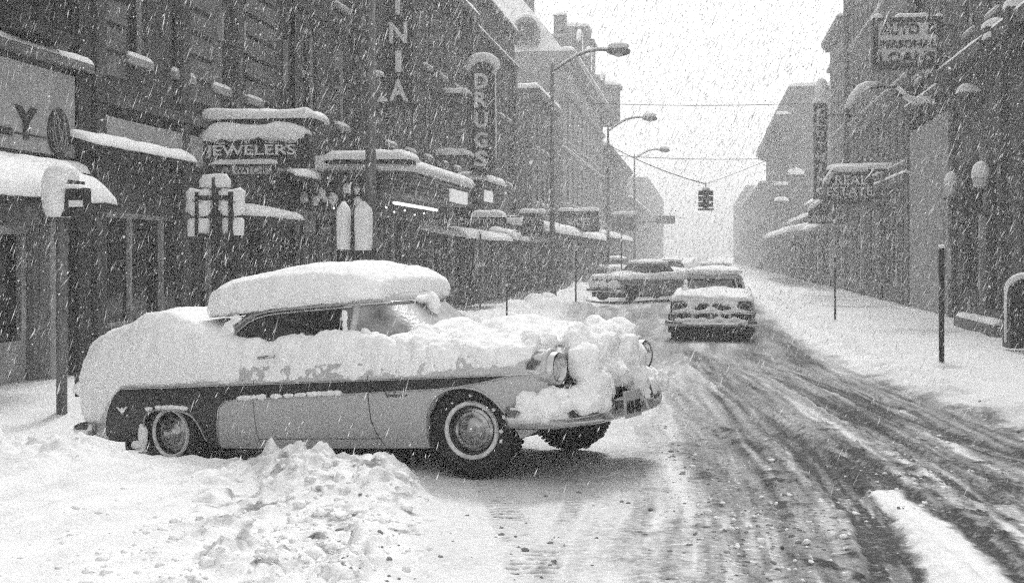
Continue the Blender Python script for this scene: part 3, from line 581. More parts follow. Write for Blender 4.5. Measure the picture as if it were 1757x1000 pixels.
R3 = building('tall brick building behind the loan sign', -1, r2 + .03, r3, 21, M['brick_mid'],
    [(5.4, 7.4, 11, 1.0, .8), (8.6, 11.0, 11, 1.0, .8), (12.4, 14.8, 11, 1.0, .8), (16, 18.4, 11, 1.0, .8)],
    [('window', 42.8, 46.0, .7, 4.1, 3, 'dark'), ('door', 46.6, 47.7, .1, 4.2, 1, 'panel'), ('window', 48.2, 52.4, .7, 4.1, 3, 'trim'), ('door', 53, 54.3, .1, 4.2, 1, 'panel'), ('window', 55, 58, .7, 4.1, 2, 'pale'), ('window', 59, 63, .7, 4.1, 3, 'trim')],
    pil=[(r2 + .3, .4), (52.7, .3, 0, 4.6), (58.5, .3, 0, 4.6, M['pale']), (r3 - .3, .4)], bands=[(4.9, .25, .3, .12), (7.9, .2, .2, 0)], blindf=.4)
R2 = building('narrow light stone building with closely set windows', -1, r3 + .03, FRD(1424), 14.4, M['stone'],
    [(5.2, 8.2, 6, .7, .5), (8.8, 12.2, 6, .7, .5)], [('window', 64.5, 67.5, .7, 3.8, 2), ('window', 68, 71, .7, 3.8, 2)], bands=[(4.7, .25, .25, .1), (12.8, .2, .2, 0)], cornice=(14.4, .3, .5, .2), sillm='pale')
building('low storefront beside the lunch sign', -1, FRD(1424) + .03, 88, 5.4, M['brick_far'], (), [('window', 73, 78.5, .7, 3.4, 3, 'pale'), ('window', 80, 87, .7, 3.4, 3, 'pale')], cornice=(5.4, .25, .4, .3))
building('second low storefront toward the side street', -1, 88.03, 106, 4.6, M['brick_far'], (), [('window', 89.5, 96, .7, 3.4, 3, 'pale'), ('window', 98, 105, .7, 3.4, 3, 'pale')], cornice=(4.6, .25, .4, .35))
R1 = building('pale corner building with a heavy projecting cornice across the side street', -1, 108.7, 147, 16.6, M['brick_far'],
    [(5.4, 8, 9, 1.2, 1), (9.4, 12, 9, 1.2, 1)], [('window', 111 + k * 7, 116 + k * 7, .8, 3.6, 3) for k in range(5)], cornice=(14.2, .6, 1.1, .3), roofsnow=.4)

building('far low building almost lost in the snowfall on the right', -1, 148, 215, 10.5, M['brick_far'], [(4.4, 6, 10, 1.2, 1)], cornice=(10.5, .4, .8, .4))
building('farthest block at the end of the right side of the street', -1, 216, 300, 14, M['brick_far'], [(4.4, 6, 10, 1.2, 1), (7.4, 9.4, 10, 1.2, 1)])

# ------------------------------------------------------------------ signs and street furniture
def csign(name, label, px0, px1, py0, py1, Y, mface, thick=.25, frame=None, group=None, cap=.0, arm=True, side=1, shape=None, capdroop=0):
    x0, x1 = pxY(px0, Y), pxY(px1, Y); xm = (x0 + x1) / 2; z0, z1 = zat(py1, xm, Y), zat(py0, xm, Y)
    T = Thing(name, label, 'sign', (xm, Y, z0), group); w, h = x1 - x0, z1 - z0
    if shape:
        g = G().prism([(xm + a * w / 2, z0 + b * h) for a, b in shape], 1, Y, Y + thick)
    else: g = G().box(x0, x1, Y, Y + thick, z0, z1)
    T.part('sign_box', g, mface)
    if frame:
        t = frame[0]; g = G().box(x0 - .01, x1 + .01, Y - .05, Y + thick + .02, z1 - t, z1 + .01).box(x0 - .01, x1 + .01, Y - .05, Y + thick + .02, z0 - .01, z0 + t).box(x0 - .012, x0 + t, Y - .05, Y + thick + .02, z0 + t, z1 - t).box(x1 - t, x1 + .012, Y - .05, Y + thick + .02, z0 + t, z1 - t)
        T.part('frame', g, frame[1])
    if cap: T.part('snow_cover', slab((x0 - .04, Y - .07, z1 + .02), (x1 + .04, Y - .07, z1 + .02), (x0 - .04, Y + thick + .08, z1 + .02), (x1 + .04, Y + thick + .08, z1 + .02), cap, int(px0), res=.05, droop=capdroop), M['snow'], True)
    if arm:
        xf = XL if side > 0 else XR; xe = x0 + .05 if side > 0 else x1 - .05
        for z in (z0 + h * .2, z0 + h * .85): T.part('bracket', G().tube([(xf, Y + thick / 2, z), (xe, Y + thick / 2, z)], .035, 6), M['black'])
    T.b = (x0, x1, z0, z1, Y); return T
def letters(T, s, py0, py1, px0, px1, m, Y=None, bold=.02, ext=.02):
    Y = T.b[4] if Y is None else Y; x0, x1 = pxY(px0, Y), pxY(px1, Y); xm = (x0 + x1) / 2; z0, z1 = zat(py1, xm, Y), zat(py0, xm, Y)
    T.part('lettering', moved(text_g(s, z1 - z0, x1 - x0, bold, ext), (xm, Y - ext - .006, (z0 + z1) / 2)), m)
def vletters(T, s, tops, hp, pxc, wp, m, bold=.03):
    for ch, t in zip(s, tops):
        if ch == ' ': continue
        w = wp * (.34 if ch == 'I' else 1); letters(T, ch, t, t + hp, pxc - w / 2, pxc + w / 2, m, bold=bold)
def beam(label, px0, px1, py, Y, s=1, th=.16, dep=.5, rise=0, group=None, name='snowy_sign_beam'):
    """Steel bracing beam over a projecting sign, running to the wall, with its roll of snow."""
    x0, x1 = pxY(px0, Y), pxY(px1, Y); z = zat(py, (x0 + x1) / 2, Y)
    T = Thing(name, label, 'beam', ((x0 + x1) / 2, Y, z), group)
    xa = min(x0, XL + .02) if s > 0 and x0 < XL + .9 else x0; xb = x1
    if s < 0: xb = max(x1, XR)
    T.part('beam', G().box(xa, xb, Y, Y + dep * .7, z - .07, z), M['black'])
    T.part('snow_cover', slab((xa, Y - .06, z), (xb, Y - .06, z + rise), (xa, Y + dep, z), (xb, Y + dep, z + rise), th, int(px0), res=.06, droop=.02), M['snow'], True)
    return T
J = csign('jewelers_sign', 'dark sign lettered JEWELERS under a thick roll of snow', 340, 530, 232, 288, 21, M['dark'], .35, cap=.0, capdroop=.0)
x0, x1, z0, z1, Y = J.b
J.part('snow_cover', slab((pxY(346, Y), Y - .12, zat(236, -7.6, Y)), (pxY(522, Y), Y - .12, zat(234, -7.6, Y)), (pxY(346, Y), Y + .5, zat(236, -7.6, Y)), (pxY(522, Y), Y + .5, zat(234, -7.6, Y)), .26, 4, res=.05, droop=.12), M['snow'], True)
letters(J, 'JEWELERS', 249, 272, 354, 508, M['white'], bold=.01)
letters(J, 'L   I   L U', 232, 247, 372, 512, M['white'], bold=.01)
J.part('lower_snow', slab((pxY(365, Y), Y - .1, zat(282, -7.6, Y)), (pxY(480, Y), Y - .1, zat(282, -7.6, Y)), (pxY(372, Y), Y + .0, zat(280, -7.6, Y)), (pxY(475, Y), Y + .0, zat(280, -7.6, Y)), .09, 6, res=.05), M['snow'], True)
Wt = csign('watches_sign', 'small framed sign lettered WATCHES hung below the jewelers sign', 397, 470, 284, 301, 20.7, M['signface'], .12, (.02, M['dark']), arm=False)
letters(Wt, 'WATCHES', 287.5, 297, 402, 465, M['dark'], bold=-.005, ext=.004)
g = G().box(pxY(380, 21), pxY(397, 21) - .015, 21.02, 21.1, zat(294, -7.6, 21), zat(289, -7.6, 21)).box(pxY(470, 21) + .015, pxY(489, 21), 21.02, 21.1, zat(294, -7.6, 21), zat(289, -7.6, 21)); Wt.part('side_bar', g, M['pale'])
Wt.part('hanger', G().tube([(pxY(410, 21.1), 21.1, zat(283, -7.6, 21)), (pxY(410, 21.1), 21.1, z0 + .01)], .012, 5), M['black'])
beam('long snowy beam above the jewelers sign', 262, 534, 204, 21.2, th=.19, dep=1.1)
N_ = csign('vertical_sign', 'tall vertical neon sign showing the letters N I A above a curled tail', 662, 709, -420, 182, 31, M['dark'], .3)
vletters(N_, 'NIA', (39, 88, 137), 36, 684, 30, M['white'], .02); letters(N_, 'I', -12, 25, 679, 687, M['white'], bold=.03)
for s_, t_ in (('N', -60), ('I', -108), ('G', -156)): pass
x0, x1, z0, z1, Y = N_.b
cur = [(648, 176), (646, 186), (652, 196), (664, 200), (676, 196), (690, 188), (706, 184)]
g = G()
for dz in (0, -4): g.tube([(pxY(a, Y), Y + .1, zat(b + dz, -7.8, Y)) for a, b in cur], .022, 6)
N_.part('neon_tail', g, M['pale']); N_.part('tail_board', G().prism([(pxY(a, Y), zat(b, -7.8, Y)) for a, b in [(646, 172), (660, 178), (664, 190), (690, 180), (709, 178), (709, 186), (690, 194), (676, 203), (660, 205), (648, 198), (643, 186)]], 1, Y + .13, Y + .2), M['dark'])
N_.part('edge_tube', G().tube([(x0 - .04, Y + .05, z0 + .2), (x0 - .04, Y + .05, z1)], .03, 6), M['steel'])
N_.part('snow_cover', slab((pxY(647, Y), Y - .05, zat(174, -7.8, Y)), (pxY(665, Y), Y - .05, zat(174, -7.8, Y)), (pxY(647, Y), Y + .3, zat(174, -7.8, Y)), (pxY(665, Y), Y + .3, zat(174, -7.8, Y)), .14, 7, res=.05), M['snow'], True)
D = csign('drugs_sign', 'rounded vertical sign spelling DRUGS with a snow hood', 806, 848, 105, 300, 43, M['dark'], .35,
    shape=[(-1, .07), (-.7, .0), (.7, .0), (1, .07), (1, .9), (.7, .97), (0, 1), (-.7, .97), (-1, .9)])
vletters(D, 'DRUGS', (126, 158, 193, 227, 259), 27, 826, 23, M['white'], .035)
x0, x1, z0, z1, Y = D.b; g = G()
arc = [(x0 + (x1 - x0) * (.5 - .56 * math.cos(t)), Y + .15, z1 - .22 + .34 * math.sin(t)) for t in np.linspace(-.35, math.pi + .35, 15)]
D.part('snow_cover', g.tube(arc, [.05 + .17 * math.sin(math.pi * i / 14) ** .5 for i in range(15)], 10), M['snow'], True)
D.part('snow_edge', G().tube([(x1 + .03, Y + .05, z1 - .4), (x1 + .05, Y + .1, z0 + .6)], .03, 6), M['snow'])
beam('short snowy beam behind the DRUGS sign', 738, 803, 160, 42, th=.2, dep=.9)
beam('snowy beam low behind the DRUGS sign', 740, 804, 266, 41, th=.25, dep=1.0)
beam('small snowy beam beside the tall neon sign', 622, 658, 133, 31.5, th=.2, dep=.7)
beam('snowy beam over the marquee', 556, 698, 273, 25.2, th=.2, dep=1.2)
# drugstore marquee
MQ = Thing('marquee', 'wide drugstore marquee under thick snow with glowing panels', 'marquee', (-7.6, 29.8, 3.3))
def rr(x0, x1, a, b, r, z, n=6):
    P = [(x0, a, z)]; 
    for t in np.linspace(-math.pi / 2, 0, n): P.append((x1 - r + r * math.cos(t), a + r + r * math.sin(t), z))
    for t in np.linspace(0, math.pi / 2, n): P.append((x1 - r + r * math.cos(t), b - r + r * math.sin(t), z))
    P.append((x0, b, z)); return P
ri = np.array([rr(-8.99, -6.3, 25.8, 33.8, .7, 3.3), rr(-8.99, -6.3, 25.8, 33.8, .7, 3.78)]); g = G().grid(ri, cv=True); n_ = ri.shape[1]; g.f += [tuple(range(n_))[::-1], tuple(range(n_, 2 * n_))]
MQ.part('canopy', g, M['brick_mid'])
lay = [(0, 3.785), (.06, 3.80), (.10, 3.9), (.04, 4.03), (-.12, 4.12), (-.5, 4.16)]
ri = []
for d_, z_ in lay:
    R_ = np.array(rr(-8.99, -6.3 + d_, 25.8 - d_, 33.8 + d_, .7, z_)); R_[:, 2] += .06 * fbm(R_ * 1.6, 3, 4) * (z_ > 3.81); ri.append(R_)
g = G().grid(np.array(ri), cv=True); g.f += [tuple(range(n_))[::-1], tuple((len(lay) - 1) * n_ + j for j in range(n_))]
MQ.part('snow_cover', g, M['snow'], True)
g = G()
for z_ in (3.36, 3.52, 3.7): g.tube([(p[0] + .02, p[1] - .01, z_) for p in rr(-8.9, -6.3, 25.8, 33.8, .7, z_)[:-1]], .022, 5)
MQ.part('fascia_rail', g, M['steel'])
a = pxX(771, -6.26); b = pxX(800, -6.26)
for k in range(3):
    p = a + (b - a) * (k + .1) / 3; MQ.part('lit_panel', G().box(-6.28, -6.2, p, p + (b - a) * .25, 3.3, 3.62), M['lit'])
g = G().box(-8.8, -6.9, 25.6, 25.78, 3.0, 3.7); MQ.part('sign_box', g, M['dark'])
g = G(); r_ = np.random.RandomState(5)
for k in range(12):
    x = r_.uniform(-8.6, -7.0); z = r_.uniform(3.1, 3.6); s_ = r_.uniform(.05, .13); g.add(np.array(IV2) * (1 + .3 * vn(IV2 * 2 + k, 3))[:, None] * np.array([1, .5, 1.2]) * s_ + (x, 25.6, z), IF2)
MQ.part('caught_snow', g, M['snow'], True)
MQ.part('tube_lamp', G().tube([(-6.8, 26.6, 3.12), (-6.8, 31.0, 3.12)], .035, 8), M['tube'])
for k in range(9): g = G().add(IV * .026 + (-8.1 + .3 * k if k < 5 else -6.9, 26.3 if k < 5 else 27 + (k - 5) * 1.0, 3.0 - .07 * (k % 2)), IF); MQ.part('bulb', g, M['tube'])
lp = Thing('lit_sign', 'small glowing sign with a snow cap beyond the marquee', 'sign', (-7.9, 39.5, 3.7))
a, b = pxX(834, -7.7), pxX(846, -7.7); z_ = zat(345, -7.7, a)
lp.part('lit_panel', G().box(-7.78, -7.7, a, b, z_, zat(326, -7.7, a)), M['lit']); lp.part('sign_box', G().box(-8.99, -7.79, a - .3, b + 2.5, z_ - .05, z_ + .75), M['dark'])
lp.part('snow_cover', slab((-8.9, a - .35, z_ + .76), (-7.6, a - .35, z_ + .76), (-8.9, b + 2.6, z_ + .76), (-7.6, b + 2.6, z_ + .76), .28, 4), M['snow'], True)
PR = csign('prescriptions_sign', 'long dark sign lettered PRESCRIPTIONS with snow on one end', 752, 867, 373, 388, 38, M['dark'], .25)
letters(PR, 'PRESCRIPTIONS', 375.5, 385, 754, 864, M['white'], bold=.0)
Y = 38; z_ = PR.b[3]
PR.part('snow_cover', slab((pxY(808, Y), Y - .1, z_), (pxY(866, Y), Y - .1, z_), (pxY(808, Y), Y + .4, z_), (pxY(866, Y), Y + .4, z_), .24, 4, res=.05), M['snow'], True)
PR.part('end_board', G().box(pxY(722, Y), pxY(751, Y), Y + .02, Y + .1, zat(386, -7, Y), zat(378, -7, Y)), M['panel'])
OV = csign('oval_sign', 'tapered dark sign of faded letters behind the first lamp post', 893, 934, 366, 405, 52, M['dark'], .3, cap=.22, shape=[(-1, .1), (-.85, 0), (.85, 0), (1, .12), (.8, .85), (.5, 1), (-.5, 1), (-.75, .85)])
letters(OV, 'WHITE', 373, 384, 900, 930, M['panel']); letters(OV, 'WAY', 388, 399, 902, 928, M['panel'])
SH = csign('shoes_sign', 'wide dark sign lettered SHOES near the second lamp post', 958, 1027, 363, 398, 66, M['dark'], .4, cap=.2)
letters(SH, 'SHOES', 374, 387, 972, 1013, M['white']); 
CS = csign('round_top_sign', 'distant round topped sign past the shoe sign', 1050, 1090, 368, 396, 84, M['brick_mid'], .4, cap=.2, shape=[(-1, 0), (1, 0), (1, .6), (.6, .9), (0, 1), (-.6, .9), (-1, .6)])
csign('far_sign', 'small hazy rectangular sign farthest down the left side', 1126, 1158, 370, 384, 128, M['brick_mid'], .4, arm=False).part('bracket', G().tube([(-9, 128.2, 5.4), (-4.6, 128.2, 5.4)], .05, 5), M['black'])
def awning(label, X, s, pxa, pxb, py, out, drop=.35, m='dark', th=.12, group='snow covered awnings', mir=False, z=None):
    Xo = X + s * out; a, b = sorted((pxX(pxa, Xo), pxX(pxb, Xo))); z = zat(py, Xo, (a + b) / 2) if z is None else z; zt = z + drop
    T = Thing('awning', label, 'awning', ((X + Xo) / 2, (a + b) / 2, z), group)
    T.part('canvas', G().prism([(X + s * .005, z + .0), (Xo, z - .12), (Xo, z), (X + s * .005, zt)], 1, a, b), M[m])
    T.part('snow_cover', slab((X + s * .01, a, zt), (X + s * .01, b, zt), (Xo + s * .03, a, z), (Xo + s * .03, b, z), th, int(pxa + py), res=.1, droop=.03), M['snow'], True)
    return T
awning('long snowy awning lip under the blank sign board', XL, 1, 152, 336, 262, .42, .12)
awning('deep snow laden awning at the left edge', XL, 1, -80, 198, 338, 1.1, .3, 'dark', .3)
awning('thin snowy ledge awning above the deep awning', XL, 1, -80, 152, 283, .35, .06, 'dark', .12)
awning('snowy awning low behind the shield signs', XL, 1, 414, 520, 372, .9, .2)
awning('short snowy awning beside the jewelers sign', XL, 1, 505, 590, 308, .8, .3)
awning('snowy awning over the windows past the drugstore', XL, 1, 800, 880, 411, 1.6, .25, 'dark', .25)
awning('snowy awning beyond the first lamp post', -8.9, 1, 884, 946, 414, 1.2, .3, 'dark', .3)
awning('broad snowy awning under the shoe sign', XL, 1, 958, 1045, 408, 2.6, .5, 'dark', .4)
awning('faint snowy awning in the far left distance', XL, 1, 1052, 1088, 412, 2.5, .5, 'dark', .4)
# street lamps
def lamp(label, Y, zt, X=-5.6):
    b = gz(X, Y) - .1; T = Thing('street_lamp', label, 'street lamp', (X, Y, b), 'curved arm street lamps')
    T.part('post', G().tube([(X, Y, b), (X, Y, b + .9), (X, Y, b + 1.0), (X, Y, zt)], [.17, .16, .105, .065], 12), M['steel'], True)
    P = [(X, Y, zt - .35)] + [(X + 2.15 * t, Y, zt - .35 + .75 * math.sin(t * math.pi / 2) ** 1.0 + (.12 * math.sin(t * 3))) for t in np.linspace(.08, 1, 10)]
    arm = T.part('arm', G().tube(P, [.045] * len(P), 8), M['steel'], True)
    T.part('snow_cover', G().tube([(p[0], p[1], p[2] + .06) for p in P[1:]], [.05] * (len(P) - 1), 8), M['snow'], True, arm)
    x, y, z = P[-1]
    h = T.part('lamp_head', G().lathe([(-.1, .05), (0, .12), (.2, .17), (.55, .17), (.75, .1), (.8, .03)], (x, y, z - .02), (1, 0, -.05), 12), M['steel'], True)
    g = G().add(np.array(IV2) * np.array([.42, .2, .15]) + (x + .35, y, z + .16), IF2); T.part('snow_cover', g, M['snow'], True, h)
    g = G().add(np.array(IV2) * np.array([.24, .15, .12]) + (x + .38, y, z - .13), IF2); T.part('lens', g, M['lens'], True, h)
    T.part('cap', G().lathe([(0, .075), (.12, .05), (.16, .01)], (X, Y, zt), (0, 0, 1), 10), M['snow'], True)
    return T
l0 = lamp('nearest street lamp post rising out of the frame behind the snowy car', 20.3, 9.6)
l0.part('collar', G().lathe([(0, .26), (.05, .24), (.22, .1), (.3, .08)], (-5.6, 20.3, 2.05), (0, 0, 1), 16), M['steel'], True)
l0.part('lower_post', G().lathe([(0, .17), (2.2, .16)], (-5.6, 20.3, -.1), (0, 0, 1), 14), M['steel'], True)
lamp('street lamp in front of the mansard building', 45.9, 9.2); lamp('second street lamp reaching over the street', 73.6, 9.75); lamp('farthest and faintest street lamp', 102.6, 10.3)
for k, (pa, pb) in enumerate(((583, 599), (613, 636))):
    Y = 20.05; a, b = pxY(pa, Y), pxY(pb, Y); zt, zb_ = zat(347, -5.6, Y), zat(429, -5.6, Y); c = (a + b) / 2; h = (b - a) / 2
    T = Thing('traffic_signal', ('narrower' if k == 0 else 'wider') + ' snow plastered signal head on the nearest lamp post', 'traffic signal', (c, Y, zb_), 'signal heads on the nearest lamp post')
    T.part('housing', G().box(a + .02, b - .02, Y + .02, Y + .22, zb_ - .01, zt - .14), M['dark'])
    A_ = []
    for z, q in ((zb_, 1.), (zb_ + .1, 1.04), (zt - .17, 1.06), (zt - .11, .98), (zt + .01, .18)): A_.append([(c + h * q * 1.1 * np.sign(math.cos(t)) * abs(math.cos(t)) ** .5, Y - .05 + .15 * q * np.sign(math.sin(t)) * abs(math.sin(t)) ** .5, z) for t in np.linspace(0.1, 2 * math.pi + .1, 17)[:-1]])
    A_ = np.array(A_); A_ += .02 * fbm(A_ * 6, 3, k)[..., None]; g = G().grid(A_, cv=True); g.f += [tuple(range(16))[::-1], tuple(64 + j for j in range(16))]
    T.part('snow_cover', g, M['snow'], True)
    T.part('bracket', G().tube([(-5.6, 20.3, zt - .3), (c, Y + .1, zt - .3)], .03, 6).tube([(-5.6, 20.3, zb_ + .1), (c, Y + .1, zb_ + .1)], .03, 6), M['black'])
# hooded pedestrian signal on the near left post
X, Y = -7.45, 13.3; b = gz(X, Y) - .1; zz_ = lambda py: zat(py, X, Y)
X = pxY(106, Y); T = Thing('signal_post', 'steel post at the left with a snow hooded signal box', 'signal post', (X, Y, b))
T.part('post', G().tube([(X, Y, b), (X, Y, zz_(410)), (X, Y, zz_(372))], .062, 12), M['steel'], True); T.part('collar', G().lathe([(0, .085), (.07, .085)], (X, Y, zz_(415)), (0, 0, 1), 12), M['steel'], True)
x0, x1 = pxY(76, Y), pxY(122, Y)
T.part('housing', G().box(x0 + .05, x1 + .04, Y - .1, Y + .25, zz_(372), zz_(310)), M['dark'])
x2, x3 = pxY(122, Y), pxY(153, Y)
vz = T.part('visor', G().box(x2 + .045, x3, Y - .14, Y + .05, zz_(356), zz_(324)), M['black']); T.part('snow_cover', slab((x2 + .05, Y - .16, zz_(355)), (x3 + .01, Y - .16, zz_(355)), (x2 + .05, Y - .145, zz_(355)), (x3 + .01, Y - .145, zz_(355)), .001, 3), M['snow'], True, vz)
T.part('visor_stripe', G().box(x2 + .05, x3 - .003, Y - .15, Y - .142, zz_(356), zz_(345)), M['white'], parent=vz)
cx, hw = (x0 + x1) / 2, (x1 - x0) / 2; A_ = []
for z, q, dx in ((372, .75, -.0), (360, .95, 0), (335, 1.02, 0), (318, 1.08, .01), (304, 1.12, .03), (292, 1.0, .05), (284, .7, .06), (281, .2, .06)): A_.append([(cx + dx + hw * q * np.sign(math.cos(t)) * abs(math.cos(t)) ** .7, Y + .02 + .2 * q * math.sin(t), zz_(z)) for t in np.linspace(0, 2 * math.pi, 25)[:-1]])
A_ = np.array(A_); A_ += .018 * fbm(A_ * 7, 3, 11)[..., None]; g = G().grid(A_, cv=True); n_ = 24 * 7; g.f += [tuple(range(24))[::-1], tuple(n_ + j for j in range(24))]; T.part('snow_hood', g, M['snow'], True)
T.part('snow_cover', slab((x2 - .02, Y - .2, zz_(325)), (pxY(151, Y), Y - .2, zz_(325)), (x2 - .02, Y + .15, zz_(325)), (pxY(151, Y), Y + .15, zz_(325)), .05, 3, res=.03), M['snow'], True)
# route shields
Y = 17.3; X = pxY(368, Y); b = gz(X, Y) - .1
T = Thing('route_sign', 'post of five route shields plastered with snow', 'route sign', (X, Y, b)); u = lambda p: pxY(p, Y); v = lambda p: zat(p, X, Y)
T.part('post', G().tube([(X + .02, Y + .1, b), (X + .02, Y + .1, v(318))], .035, 8), M['dark'])
g = G(); t = .028
for (a, c, d, e) in ((339, 403, 344, 336), (343, 400, 408, 401)): g.box(u(a), u(c), Y - .1, Y - .04, v(d), v(e))
for (a, c) in ((339, 344), (396, 403)): g.box(u(a), u(c), Y - .105, Y - .035, v(408), v(330))
g.box(u(368), u(372), Y - .09, Y - .03, v(408), v(305)); T.part('frame', g, M['black'])
sh_ = [(-.9, .62), (-1, .25), (-.62, .05), (0, 0), (.62, .05), (1, .25), (.9, .62), (1, .85), (.6, 1), (0, .93), (-.6, 1), (-1, .85)]
def shield(cx, zt, zb, wd, pts, k):
    n = len(pts); A_ = []
    for dy, q in ((0, .8), (-.03, 1), (-.07, .92), (-.1, .6), (-.105, .1)):
        A_.append([(u(cx) + wd / 2 * a * q, Y + .03 + dy + (.02 if dy == 0 else 0), v(zb) + (v(zt) - v(zb)) * (.5 + (b_ - .5) * q)) for a, b_ in pts])
    A_ = np.array(A_); A_ += .012 * fbm(A_ * 8 + k, 3, k)[..., None]; g = G().grid(A_, cv=True); g.f += [tuple(range(n)), tuple(4 * n + j for j in range(n))[::-1]]
    T.part('shield', g, M['snow'], True)
k = (u(420) - u(320))
shield(342, 322, 372, k * .48, sh_, 1); shield(398, 322, 372, k * .48, sh_, 2); shield(369, 298, 322, k * .55, [(-1, 0), (1, 0), (1, .5), (.7, .95), (0, 1), (-.8, .9), (-1, .4)], 3)
sq = [(-1, .05), (-.9, 0), (.9, 0), (1, .05), (1, .9), (.8, 1), (-.8, 1), (-1, .9)]
shield(341, 375, 406, k * .38, sq, 4); shield(400, 374, 404, k * .38, sq, 5)
# plain posts along the kerbs
def post(label, px, pt, pb, Y, r=.03, panel=False, m='black'):
    X = pxY(px, Y); b = gz(X, Y) - .1; zt = zat(pt, X, Y); T = Thing('sign_post', label, 'post', (X, Y, b), 'slim posts along the kerbs')
    T.part('post', G().box(X - r, X + r, Y - r * .6, Y + r * .6, b, zt), M[m])
    T.part('snow_cover', G().add(np.array(IV2) * np.array([r * 1.6, r * 1.5, .04]) + (X, Y, zt + .01), IF2), M['snow'], True)
    if panel:
        T.part('sign_plate', G().prism([(pxY(a, Y), zat(c, X, Y)) for a, c in ((1598, 477), (1632, 477), (1632, 427), (1617, 420), (1598, 428))], 1, Y + .03, Y + .07), M['panel'])
    return T
post('dark post with a snow plastered plate on the right sidewalk', 1615.5, 424, 612, 22, .042, True)
post('thin leaning post below the LUNCH sign', 1433, 440, 540, 37, .03)
post('thin post beside the shoe store snowbank', 988, 430, 512, 47, .035)
post('short post in front of the drugstore windows', 869.5, 490, 552, 30, .02)
post('thin post by the window past the drugstore', 824, 400, 525, 36, .028, m='steel')
post('slender tall post before the parked cars', 1066, 395, 465, 60, .03)
# right side signs
AU = csign('loans_sign', 'large framed sign reading AUTO & PERSONAL LOANS', 1498, 1615, 31, 117, 38, M['signface'], .35, (.14, M['dark']), side=-1)
letters(AU, 'AUTO  &', 41, 60, 1510, 1607, M['black'], bold=.03); letters(AU, 'PERSONAL', 69, 83, 1509, 1607, M['black'], bold=.035); letters(AU, 'LOANS', 89, 109, 1509, 1605, M['black'], bold=.035)
x0, x1, z0, z1, Y = AU.b
for pa, pb, th in ((1497, 1516, .17), (1536, 1594, .13), (1606, 1617, .15)): AU.part('snow_cover', slab((pxY(pa, Y), Y - .05, z1 + .015), (pxY(pb, Y), Y - .05, z1 + .015), (pxY(pa, Y), Y + .38, z1 + .015), (pxY(pb, Y), Y + .38, z1 + .015), th, pa, res=.05), M['snow'], True)
CL = csign('clothing_sign', 'tall narrow vertical sign spelling CLOTHING', 1397, 1420, 178, 342, 59, M['dark'], .5, cap=.35, arm=False)
vletters(CL, 'CLOTHING', (186, 204, 224, 244, 262, 281, 301, 321), 13, 1408, 12, M['signface'], .015)
x0, x1, z0, z1, Y = CL.b; z_ = zat(197, 7, Y)
CL.part('bracket', G().tube([(x1, Y + .2, z_), (XR, Y + .2, z_)], .07, 6), M['steel']); CL.part('bracket', G().tube([(x1, Y + .2, z0 + .5), (XR, Y + .2, z0 + .5)], .05, 6), M['steel'])
CL.part('top_ball', G().add(np.array(IV2) * np.array([.3, .3, .5]) + ((x0 + x1) / 2 + .05, Y + .2, z1 + .75), IF2), M['snow'], True)
RE = csign('real_estate_sign', 'dark sign reading REAL ESTATE under a mound of snow', 1413, 1499, 296, 350, 50, M['dark'], .4, side=-1, shape=[(-1, 0), (1, 0), (1, .6), (.9, 1), (-.5, 1), (-.95, .5)])
letters(RE, 'REAL', 301, 317, 1433, 1488, M['white'], bold=.01); letters(RE, 'ESTATE', 321, 336, 1419, 1497, M['white'], bold=0)
Y = 50; z_ = RE.b[3]
A_ = []
for t in np.linspace(0, 1, 14):
    px = 1412 + 78 * t; top = 283 + 27 * max(0, (1 - t * 4)) ** 1.2 + 6 * max(0, t - .6); bot = top + 10 + 3 * math.sin(t * 19); w_ = .32 * (math.sin(math.pi * min(1, max(0, t * .96 + .02))) ** .4)
    zt, zb_ = zat(top, 6, Y), zat(max(bot, 297 if t > .3 else bot), 6, Y); A_.append([(pxY(px, Y), Y + .2 + w_ * math.cos(q), (zt + zb_) / 2 + (zt - zb_) / 2 * math.sin(q)) for q in np.linspace(0, 2 * math.pi, 13)[:-1]])
g = G().grid(np.array(A_), cv=True); g.f += [tuple(range(12)), tuple(13 * 12 + j for j in range(12))[::-1]]; RE.part('snow_cover', g, M['snow'], True)
beam('long snowy beam over the real estate sign', 1421, 1557, 290, 50.5, -1, th=.24, dep=.9)
LU = csign('lunch_sign', 'small dark sign lettered LUNCH with a snowy corner', 1388, 1444, 350, 384, 61, M['dark'], .4, side=-1, shape=[(-1, 0), (1, 0), (1, 1), (-.4, 1), (-1, .7)])
letters(LU, 'LUNCH', 369, 379, 1398, 1442, M['white'], bold=0)
Y = 61; LU.part('snow_cover', slab((pxY(1387, Y), Y - .1, zat(362, 6, Y)), (pxY(1413, Y), Y - .1, zat(344, 6, Y)), (pxY(1387, Y), Y + .5, zat(362, 6, Y)), (pxY(1413, Y), Y + .5, zat(344, 6, Y)), .25, 9, res=.07), M['snow'], True)
awning('snowy awning below the lunch sign', XR, -1, 1360, 1400, 395, 1.2, .2, 'trim', .3)
awning('snowy ledge awning on the right side far off', XR, -1, 1310, 1350, 405, 2.2, .3, 'trim', .4)
for lab, px0, px1, py, Y, th in (('snow topped sign in front of the pale corner building', 1330, 1352, 318, 108, .35), ('second snow topped sign before the corner building', 1353, 1378, 300, 92, .5), ('small snowy sign low on the right side', 1330, 1352, 345, 100, .3)):
    csign('far_sign', lab, px0, px1, py, py + 16, Y, M['brick_mid'], .5, cap=th, side=-1)
